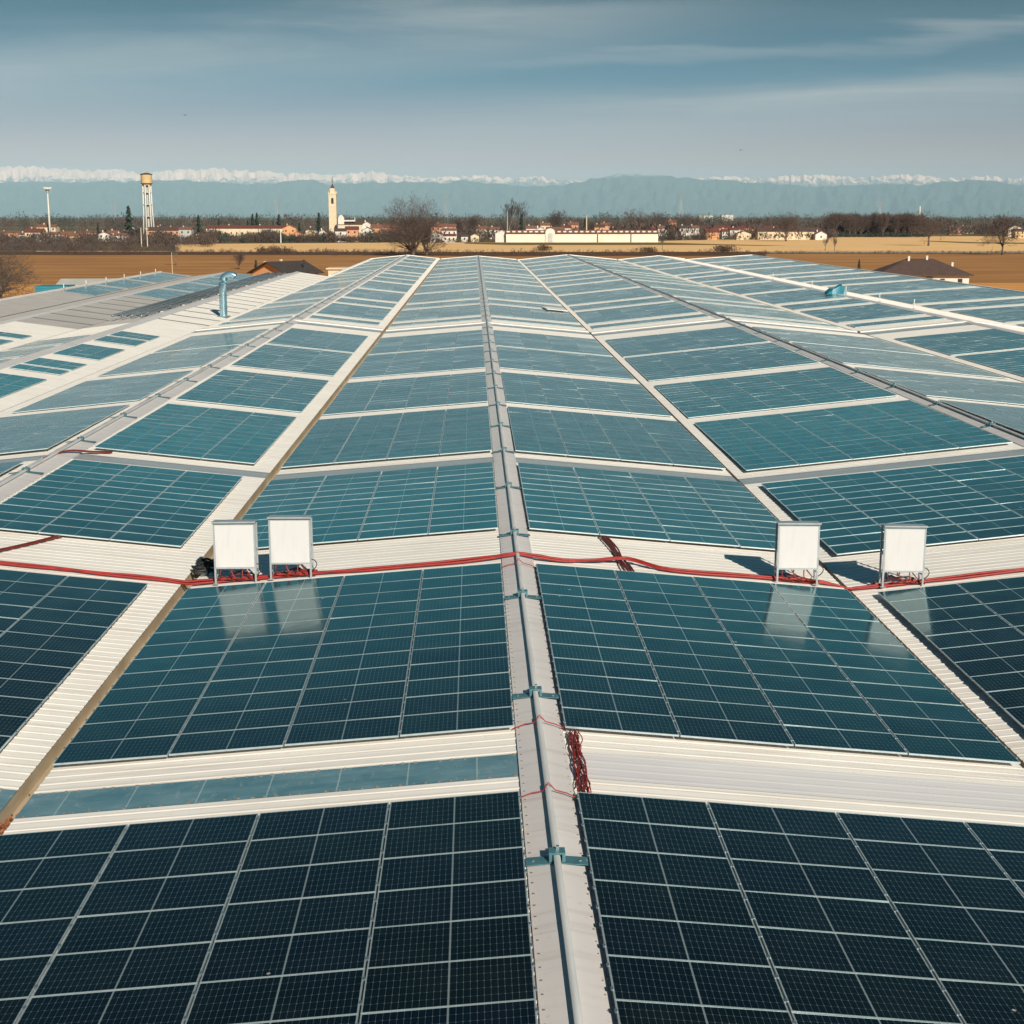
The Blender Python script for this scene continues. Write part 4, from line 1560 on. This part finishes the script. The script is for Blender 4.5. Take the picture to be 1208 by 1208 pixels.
H(28, 1180, 8, 8, 4.2, 1.3, 'white', 'terra', 'small white house half hidden by scrub at far left', nwin=2, floors=1)
H(10, 1300, 22, 10, 4.2, 1.2, 'orange', 'terra', 'long low orange house at the far left edge', nwin=5, floors=1)
H(156, 1220, 16, 12, 6.2, 3.2, 'roof_dark', 'white', 'dark arched hall with a white roof rim left of the water tower', 'hall', nwin=0, floors=1, axis='y', chim=0)
H(194, 1130, 24, 11, 8.0, 2.2, 'salmon', 'brown_roof', 'long salmon house with brown roof right of the water tower foot', nwin=6, chim=2)
H(219, 1085, 9, 9, 9.0, 1.4, 'greyw', 'terra', 'narrow grey house beside the long salmon house', nwin=2)
H(193, 1400, 16, 10, 8.0, 1.5, 'greyw', 'brown_roof', 'pale brown house behind the water tower', nwin=3)
H(290, 1240, 64, 13, 8.6, 2.2, 'cream', 'darkred_roof', 'very long cream building with a dark red roof', 'building', name='long_building', nwin=14, floors=1, chim=2)
H(342, 1190, 11, 11, 9.0, 2.5, 'orange', 'terra', 'orange end house beside the long cream building', nwin=2, axis='y')
H(351, 1170, 9, 8, 4.5, 2.0, 'salmon', 'terra', 'low salmon house below the orange end house', nwin=2, floors=1, axis='y')
for k in range(5):
    H(234.5 + 5.1 * k, 1092, 2.6 if k else 4.2, 5, 5.4 - .3 * k, .7, 'white', 'terra', ['largest white shed of the row below the long cream building', 'second white shed along the row below the long cream building', 'middle white shed of the row below the long cream building', 'fourth white shed along the row below the long cream building', 'smallest white shed of the row below the long cream building'][k], 'shed', name='shed', nwin=1, floors=1, chim=0, axis='y')
# village round the church
H(370, 1250, 13, 9, 7, 2, 'white', 'brown_roof', 'white house left of the bell tower', nwin=3)
H(366, 1120, 9, 8, 5.2, 2, 'yellow', 'terra', 'small yellow gabled house below the bell tower', nwin=2, axis='y')
H(381, 1120, 6, 7, 6.4, 2, 'white', 'terra', 'thin white house below the bell tower', nwin=1, axis='y')
H(402, 1080, 8, 7, 8.0, 1.6, 'white', 'brown_roof', 'white house end standing out of the brown scrub below the church', nwin=1)
H(415, 1085, 9, 8, 9.0, 2, 'salmon', 'darkred_roof', 'bright salmon house below the church nave', nwin=2)
H(434, 1130, 8, 8, 8.0, 2, 'white', 'terra', 'white gabled house right of the church', nwin=2, axis='y')
H(433, 1240, 7, 8, 12.0, 2, 'white', 'terra', 'tall white gable right of the church roof', nwin=1, axis='y')
H(452, 1230, 20, 10, 9.0, 2.6, 'salmon', 'terra', 'wide red roofed house between church and huge bare tree', nwin=4)
H(459, 1160, 14, 9, 6, 2.2, 'cream', 'terra', 'cream house under the wide red roof', nwin=3)
H(523, 1140, 19, 12, 10.5, 2.0, 'salmon', 'terra', 'terracotta apartment stack right of the huge bare tree', nwin=5, floors=3)
H(530, 1120, 11, 8, 8.0, 1.2, 'white', 'terra', 'white flats in front of the terracotta apartment stack', nwin=3, floors=2)
H(514, 1085, 8, 7, 5.4, 1.6, 'white', 'terra', 'small white house left below the apartment stack', nwin=2, axis='y')
H(530, 1065, 9, 7, 4.6, 1.2, 'white', 'darkred_roof', 'low white house at the field edge below the flats', nwin=3, floors=1)
H(548, 1085, 5, 6, 4.0, 1.2, 'white', 'brown_roof', 'small white hut at the field edge, left of two', 'shed', name='shed', nwin=1, floors=1, chim=0)
H(560, 1085, 6, 6, 4.4, 1.4, 'cream', 'brown_roof', 'small cream hut at the field edge beside the white hut', 'shed', name='shed', nwin=1, floors=1, chim=0, axis='y')
H(568, 1250, 9, 8, 8, 2, 'cream', 'terra', 'cream house behind the hut at the left of the farm wall', nwin=2)
H(583, 1230, 8, 8, 7.5, 2, 'white', 'terra', 'white house among bare trees left of the poplars', nwin=2)
H(592, 1070, 9.5, 8, 6.0, 2.4, 'white', 'white', 'white house with a dark arched doorway at the left end of the farm wall', nwin=0, floors=1, axis='y', chim=0)
H(638, 1090, 10, 9, 7.6, 2.8, 'white', 'white', 'white gabled house behind the farm wall left of the arched gate', nwin=2, floors=1, axis='y')
for (u, D, w_, he, wl, rf, lab) in (
    (627, 1180, 9, 9, 'white', 'terra', 'white house peeping over the farm wall left of the gate'),
    (643, 1260, 8, 11, 'cream', 'terra', 'cream chimneyed house behind the arched gate'),
    (655, 1200, 14, 8, 'salmon', 'terra', 'salmon roofed house behind the gate, partly hidden by trees'),
    (668, 1230, 7, 9, 'white', 'darkred_roof', 'white house with dark red roof right behind the gate'),
    (676, 1330, 9, 11, 'salmon', 'terra', 'salmon house standing high behind the farm wall'),
    (707, 1180, 8, 10, 'orange', 'brown_roof', 'orange house behind the middle of the farm wall'),
    (716, 1220, 10, 11, 'salmon', 'terra', 'salmon house with terracotta roof right of the orange house'),
    (740, 1330, 15, 8, 'white', 'darkred_roof', 'row of white low flats behind the farm wall'),
    (759, 1180, 4, 8, 'white', 'roof_dark', 'tiny bright white hut behind the right end of the farm wall'),
    (772, 1200, 5, 8, 'salmon', 'darkred_roof', 'tiny salmon hut behind the right end of the farm wall'),
    (781, 1180, 7, 9, 'white', 'terra', 'white gabled house just right of the farm wall'),
    (788, 1220, 8, 7, 'white', 'roof_dark', 'white house with dark roof right of the farm wall'),
    (798, 1200, 7, 6, 'white', 'roof_dark', 'low white house amid dark hedges right of the farm wall'),
    (808, 1200, 9, 9, 'white', 'brown_roof', 'large white house left of the orange barn'),
    (819, 1210, 8, 9, 'white', 'terra', 'white house with terracotta roof beside the orange barn'),
    (793, 1400, 8, 13, 'salmon', 'terra', 'salmon house high among trees behind white houses'),
    (855, 1240, 5, 6, 'white', 'darkred_roof', 'white hut right of the orange barn'),
    (869, 1260, 12, 7, 'white', 'darkred_roof', 'white house between the orange barn and long cream farm'),
):
    H(u, D, w_, 8, he, 1.8, wl, rf, lab, nwin=2, floors=2, axis='x')
H(840, 1190, 11, 10, 6.0, 2.4, 'orange', 'darkred_roof', 'orange brick barn with dark red roof at the tan field edge', 'barn', name='barn', nwin=0, floors=1, chim=0)
H(877, 1180, 12, 9, 4.6, 2.2, 'cream', 'brown_roof', 'cream cottage with broad brown roof right of the orange barn', nwin=2, floors=1, axis='y')
H(885, 1420, 92, 12, 7.4, 2.0, 'salmon', 'darkred_roof', 'very long dark red roof stretching behind the barns', 'barn', name='barn', nwin=0, floors=1, chim=0)
H(930, 1180, 50, 12, 6.6, 2.6, 'cream', 'brown_roof', 'long cream farm building with brown roof behind the lone tree', 'farm building', name='farm_building', nwin=12, floors=1, chim=1)
H(968, 1170, 9, 9, 4.4, 2.4, 'white', 'terra', 'small white gabled house at the right end of the long cream farm', nwin=1, floors=1, axis='y')
H(1127, 1500, 12, 8, 6, 2, 'salmon', 'terra', 'pinkish house among bare trees behind the orange field', nwin=3)
H(1140, 1600, 14, 8, 6, 2, 'white', 'terra', 'white house deep among bare trees at the right', nwin=3)
H(1196, 1350, 12, 9, 8, 2.2, 'white', 'brown_roof', 'white house behind the broad bare tree near the right edge', nwin=2, axis='y')
H(1205, 1250, 12, 9, 6, 2.0, 'yellow', 'brown_roof', 'yellow house at the right edge', nwin=3)
for (u, w_, lab) in ((832, 44, 'distant long white industrial shed, the left and flatter one'), (857, 36, 'distant bright white industrial shed, the right and taller one')):
    H(u, 6200, w_ * 1.35, 40, 25 if u > 840 else 22, 3, 'white', 'white', lab, 'shed', name='industrial_shed', nwin=0, floors=1, chim=0, kind='flat')
# long white farm wall building with an arched gatehouse
fb = thing('farm_building', 'long white farm building with a dark strip under pale roof tiles and an arched gate', 'farm building', gp(687, 1062))
mb = MB()
mb.box((0, 4, 2.8), (109, 8, 6.2), M['wall_pale'])
mb.build('wall', fb)
mb = MB()
for x0, x1 in ((-54.6, -26), (-20.0, 10.5), (11.5, 54.6)):
    mb.box(((x0 + x1) / 2, -.1, 6.35), (x1 - x0, .5, .9), M['brown_roof'])
mb.build('eaves_band', fb)
mb = MB()
mb.faces([(-54.8, -.5, 6.8), (54.8, -.5, 6.8), (54.8, 4, 8.6), (-54.8, 4, 8.6), (54.8, 8.5, 6.8), (-54.8, 8.5, 6.8)], [(0, 1, 2, 3), (3, 2, 4, 5)], M['terra'])
rf = mb.build('roof', fb)
mb = MB()
for k in range(27):
    x = -53 + 4.05 * k
    if -27 < x < -19:
        continue
    mb.box((x, .6, 7.5), (2.3, 1.0, 1.0), M['white'])
mb.build('roof_light', rf)
gt = MB()
arc = [(-3.4, -.3), (-3.4, 7.0)] + [(-3.4 * math.cos(math.pi * k / 10), 7.0 + 2.8 * math.sin(math.pi * k / 10)) for k in range(1, 10)] + [(3.4, 7.0), (3.4, -.3)]
n = len(arc)
gt.faces([(x - 23, -.9, z) for x, z in arc] + [(x - 23, 3, z) for x, z in arc], [tuple(range(n)), tuple(range(2 * n - 1, n - 1, -1))] + [((i + 1) % n, i, n + i, n + (i + 1) % n) for i in range(n)], M['white'])
gt.build('gatehouse', fb)
gt = MB()
arc = [(-1.7, 0)] + [(-1.7 * math.cos(math.pi * k / 8), 5.0 + 1.7 * math.sin(math.pi * k / 8)) for k in range(9)] + [(1.7, 0)]
n = len(arc)
gt.faces([(x - 23, -1.0, z) for x, z in arc] + [(x - 23, -.92, z) for x, z in arc], [tuple(range(n)), tuple(range(2 * n - 1, n - 1, -1))] + [((i + 1) % n, i, n + i, n + (i + 1) % n) for i in range(n)], M['greyw'])
gt.build('gate', fb)
for x in (11, 35):
    mb = MB()
    mb.box((x, -.12, 2.8), (.7, .3, 6.0), M['brown_roof'])
    mb.build('downpipe', fb)

# church with bell tower
bt = thing('bell_tower', 'tall cream church bell tower with a pointed spire', 'bell tower', gp(393, 1300))
mb = MB()
mb.box((0, 0, 18.5), (6.4, 6.4, 37.6), M['cream'])
mb.build('shaft', bt)
mb = MB()
for s_ in (-1, 1):
    mb.box((s_ * 2.9, -3.25, 18.5), (.7, .2, 37), M['cream'])
mb.box((0, 0, 37.5), (7.2, 7.2, .7), M['cream'])
mb.box((0, 0, 26.5), (6.9, 6.9, .5), M['cream'])
mb.build('cornice', bt)
mb = MB()
arc = [(-1.05, 29)] + [(-1.05 * math.cos(math.pi * k / 8), 33 + 1.05 * math.sin(math.pi * k / 8)) for k in range(9)] + [(1.05, 29)]
n = len(arc)
mb.faces([(x, -3.32, z) for x, z in arc] + [(x, -3.22, z) for x, z in arc], [tuple(range(n)), tuple(range(2 * n - 1, n - 1, -1))] + [((i + 1) % n, i, n + i, n + (i + 1) % n) for i in range(n)], M['glassd'])
mb.build('belfry_opening', bt)
mb = MB()
mb.box((0, 0, 40.0), (4.6, 4.6, 4.4), M['cream'], 0, None, .8)
for sx in (-1, 1):
    for sy in (-1, 1):
        mb.box((sx * 3.0, sy * 3.0, 38.9), (.8, .8, 2.2), M['cream'], 0, None, .3)
mb.build('lantern', bt)
mb = MB()
mb.faces([(-1.9, -1.9, 42.2), (1.9, -1.9, 42.2), (1.9, 1.9, 42.2), (-1.9, 1.9, 42.2), (0, 0, 46.5)], [(0, 1, 4), (1, 2, 4), (2, 3, 4), (3, 0, 4), (3, 2, 1, 0)], M['brown_roof'])
mb.build('spire', bt)
mb = MB()
mb.tube([(0, 0, 46), (0, 0, 51)], .22, M['roof_dark'], 6)
mb.box((0, 0, 49.6), (1.4, .25, .3), M['roof_dark'])
mb.build('cross', bt)
ch = house(415, 1290, 23, 14, 11.5, 3.0, 'cream', 'brown_roof', 'cream church nave with brown roof right of the bell tower', 'church', nwin=5, floors=1, name='church', chim=0)
mb = MB()
arc = [(-11.2, 11)] + [(-8.6 - 2.7 * math.cos(math.pi * k / 8), 15.5 + 4.0 * math.sin(math.pi * k / 8)) for k in range(9)] + [(-6.2, 11)]
n = len(arc)
mb.faces([(x, -7.3, z) for x, z in arc] + [(x, -6.5, z) for x, z in arc], [tuple(range(n)), tuple(range(2 * n - 1, n - 1, -1))] + [((i + 1) % n, i, n + i, n + (i + 1) % n) for i in range(n)], M['white'])
mb.box((-1.5, -6.9, 14.6), (10, .7, 1.2), M['white'])
mb.box((3.2, -6.9, 16.0), (.7, .7, 3.6), M['white'], 0, None, .4)
mb.build('facade_gable', ch)

# water tower: ochre drum on a bundle of white columns
wt = thing('water_tower', 'tall water tower with an ochre drum on white columns', 'water tower', gp(175, 1160))
mb = MB()
for k in range(6):
    a = 2 * math.pi * (k + .25) / 6
    mb.tube([(4.4 * math.cos(a), 4.4 * math.sin(a), -.3), (3.3 * math.cos(a), 3.3 * math.sin(a), 22), (2.9 * math.cos(a), 2.9 * math.sin(a), 43)], [.62, .5, .5], M['white'], 8)
mb.build('columns', wt, True)
mb = MB()
for z in (9, 18, 27, 36):
    mb.tube([(0, 0, z), (0, 0, z + .5)], 3.9 - z * .018, M['greyw'], 12)
mb.tube([(0, 0, 0), (0, 0, 43)], .9, M['greyw'], 8)
mb.build('bracing_ring', wt)
mb = MB()
mb.tube([(0, 0, 41.6), (0, 0, 43.0), (0, 0, 43.2), (0, 0, 49.8)], [3.2, 3.9, 4.3, 4.3], M['yellow'], 20)
mb.build('tank', wt)
mb = MB()
mb.tube([(0, 0, 49.8), (0, 0, 50.2), (0, 0, 51.3)], [4.7, 4.7, .6], M['brown_roof'], 20)
mb.tube([(0, 0, 42.9), (0, 0, 43.3)], 4.5, M['brown_roof'], 20)
mb.build('cap', wt)

# floodlight mast
ms = thing('floodlight_mast', 'tall white floodlight mast with a flat lamp head above the left village', 'mast', gp(58, 1100))
mb = MB()
mb.tube([(0, 0, -.3), (0, 0, 18), (0, 0, 38)], [.85, .65, .42], M['white'], 10)
mb.build('pole', ms, True)
mb = MB()
mb.tube([(0, 0, 34.5), (0, 0, 36.5), (0, 0, 38)], [.5, 1.2, 1.6], M['greyw'], 10)
mb.tube([(0, 0, 37.6), (0, 0, 38.2)], 3.0, M['white'], 14)
mb.build('platform', ms)
lamp = None
for k in range(8):
    a = 2 * math.pi * k / 8
    if lamp is None:
        mb = MB()
        mb.box((0, 0, 0), (1.2, .6, .9), M['white'])
        lamp = mb.build('lamp', ms)
        o = lamp
    else:
        o = lamp.copy()
        COL.objects.link(o)
        o.parent = ms
    o.location = (2.9 * math.cos(a), 2.9 * math.sin(a), 38.7)
    o.rotation_euler = (0, 0, a + math.pi / 2)


def pole(name, u, D, h, r, m, lab, cat='pole', group=None, arm=False):
    mb = MB()
    mb.tube([(0, 0, -.3), (0, 0, h * .5), (0, 0, h)], [r, r * .85, r * .6], M[m], 8)
    if arm:
        mb.box((0, 0, h - .8), (r * 7, r, r * 1.2), M[m])
    return tag(mb.build(name, None, False, gp(u, D)), lab, cat, group)


pole('utility_pole', 165.5, 905, 11.5, .3, 'cream', 'left of two pale poles in the scrub below the water tower')
pole('utility_pole', 172.5, 900, 11.5, .3, 'cream', 'right of two pale poles in the scrub below the water tower', arm=True)
pole('utility_pole', 330.5, 1040, 9.5, .45, 'white', 'single pale pole at the field edge below the long cream building')
pole('utility_pole', 598.5, 1070, 22, .32, 'greyw', 'tall pale pole at the left end of the farm wall')
pole('utility_pole', 692, 1090, 19, .55, 'cream', 'thick pale post behind the middle of the farm wall')
pole('utility_pole', 200.5, 470, 7, .10, 'cream', 'thin pale post in the brown field behind the left roof')
pole('chimney', 1084.5, 2300, 34, 1.9, 'white', 'slender white tower rising from the trees right of the dense wood', 'tower')


def pylon(u, D, h, lab):
    t_ = thing('electricity_pylon', lab, 'pylon', gp(u, D), 0, 'electricity pylons on the plain')
    mb = MB()
    b0, b1 = h * .085, h * .018
    legs = []
    for sx, sy in ((-1, -1), (1, -1), (1, 1), (-1, 1)):
        mb.tube([(sx * b0, sy * b0, -.3), (sx * b1, sy * b1, h * .65), (sx * b1 * .6, sy * b1 * .6, h)], .16, M['steel_far'], 4, False)
    for k in range(9):
        z0, z1 = h * .65 * k / 9, h * .65 * (k + 1) / 9
        w0, w1 = b0 + (b1 - b0) * k / 9, b0 + (b1 - b0) * (k + 1) / 9
        for sx in (-1, 1):
            mb.tube([(sx * w0, -w0, z0), (-sx * w1, -w1, z1)], .09, M['steel_far'], 3, False)
            mb.tube([(sx * w0, w0, z0), (-sx * w1, w1, z1)], .09, M['steel_far'], 3, False)
    mb.build('mast', t_)
    for z, wd in ((h * .70, .13), (h * .82, .16), (h * .94, .11)):
        mb = MB()
        mb.tube([(-h * wd, 0, z), (0, 0, z + h * .02), (h * wd, 0, z)], .22, M['steel_far'], 4)
        mb.tube([(-h * wd, 0, z), (0, 0, z - h * .02), (h * wd, 0, z)], .16, M['steel_far'], 4)
        mb.build('cross_arm', t_)


pylon(1037.5, 2500, 48, 'lattice pylon rising behind the dense wood at the right')
pylon(803, 2700, 62, 'taller lattice pylon behind the white houses right of the farm wall')
pylon(526, 2700, 60, 'lattice pylon just right of the huge bare tree')
pylon(327, 3000, 55, 'faint lattice pylon behind the right end of the red roof')
pylon(136, 3000, 50, 'faint lattice pylon left of the dark forked conifer')

# houses close behind the factory
hh = house(1088, 372, 21.5, 15, 3.9, 3.7, 'white', 'brown_roof', 'single storey white house with a broad brown hip roof right behind the factory', 'house', R(-6), 'hip', 'house', 5, 1, 'x', 0, over=1.0)
for (x, y, z) in ((-3.0, -1.0, 7.6), (1.6, -.4, 7.7), (7.6, -2.2, 6.1)):
    mb = MB()
    mb.box((x, y, z), (.5, .5, 1.1), M['white'])
    mb.box((x, y, z + .6), (.65, .65, .12), M['white'])
    mb.build('chimney', hh)
mb = MB()
mb.box((-5.2, -7.53, 1.7), (9.8, .08, 3.3), M['orange'])
mb.build('wall_cladding', hh)
mb = MB()
mb.box((1.0, -7.75, 2.6), (1.5, .5, 1.3), M['roof_dark'])
mb.build('awning', hh)
oh = house(335, 372, 12, 11, 4.5, 2.4, 'orange', 'roof_dark', 'orange gabled house with a dark roof behind the left roof edge', 'house', R(-40), 'gable', 'house', 1, 1, 'y', 0, over=1.1)
mb = MB()
mb.box((5.5, 0, 2.1), (.6, 10.4, 4.0), M['roof_dark'])  # dark timber wall along the right side of the house
mb.build('dark_timber_wall', oh)
for (x, y, z) in ((-4.2, -3, 6.2), (-3.2, 1.5, 6.6)):
    mb = MB()
    mb.box((x, y, z), (.5, .5, 1.8), M['cream'])
    mb.build('chimney', oh)
mb = MB()
mb.tube([(4.6, 2, 4.4), (4.6, 2, 7.4), (4.6, 2, 7.5)], [.16, .16, .5], M['roof_dark'], 8)
mb.build('flue', oh)
H(402, 366, 6.0, 8, 5.4, .3, 'cream', 'cream', 'plain pale shed just beyond the far left roof corner', 'shed', kind='flat', name='shed', nwin=0, floors=1, chim=0)
# teal shed and pale roof at the far left
ts = house(60, 236, 5.0, 6, 7.0, .2, 'teal', 'teal', 'teal blue metal shed beyond the left roof edge', 'shed', R(4), 'flat', 'shed', 0, 1, 'x', 0, over=.05)
H(102, 262, 9, 9, 6.3, .8, 'greyw', 'greyw', 'low shed with a pale grey roof behind the teal shed', 'shed', R(4), 'gable', 'shed', 2, 1, 'x', 0)
# thin white posts along the far left roof edge
for k, (u, Y) in enumerate(((67, 198), (92, 206), (128, 218), (133, 224), (152, 240), (172, 249))):
    mb = MB()
    mb.tube([(0, 0, 0), (0, 0, .55)], .06, M['white'], 6)
    mb.box((0, 0, .01), (.25, .25, .04), M['galv'])
    o = mb.build('vent_post', None, False, (-52.4, 190 + 11 * k, zr('LU', -52.4) + .12))
    tag(o, '%s short white post counted from the front along the far left roof edge' % ORD[k], 'post', 'white posts on the far left edge')
# two birds
for (u, v, Y, lab, s_) in ((873.5, 177.3, 160, 'small dark bird high above the white houses at the right', 1.0), (218, 136, 210, 'tiny dark bird in the sky above the long cream building', 1.0)):
    mb = MB()
    mb.tube([(-.16, 0, 0), (-.06, 0, .02), (.1, 0, .02), (.2, 0, 0)], [.02, .06, .055, .01], M['bird'], 6)
    for sy in (-1, 1):
        mb.faces([(-.06, 0, .03), (.09, 0, .03), (.04, sy * .3, .10), (-.04, sy * .3, .10), (-.05, sy * .55, .02)], [(0, 1, 2, 3), (3, 2, 4)], M['bird'])
        mb.faces([(-.06, 0, .015), (.09, 0, .015), (.04, sy * .3, .085), (-.04, sy * .3, .085), (-.05, sy * .55, .015)], [(3, 2, 1, 0), (4, 2, 3)], M['bird'])
    o = mb.build('bird', None, False, at(u, v, Y))
    o.rotation_euler = (0, 0, R(75))
    tag(o, lab, 'bird')
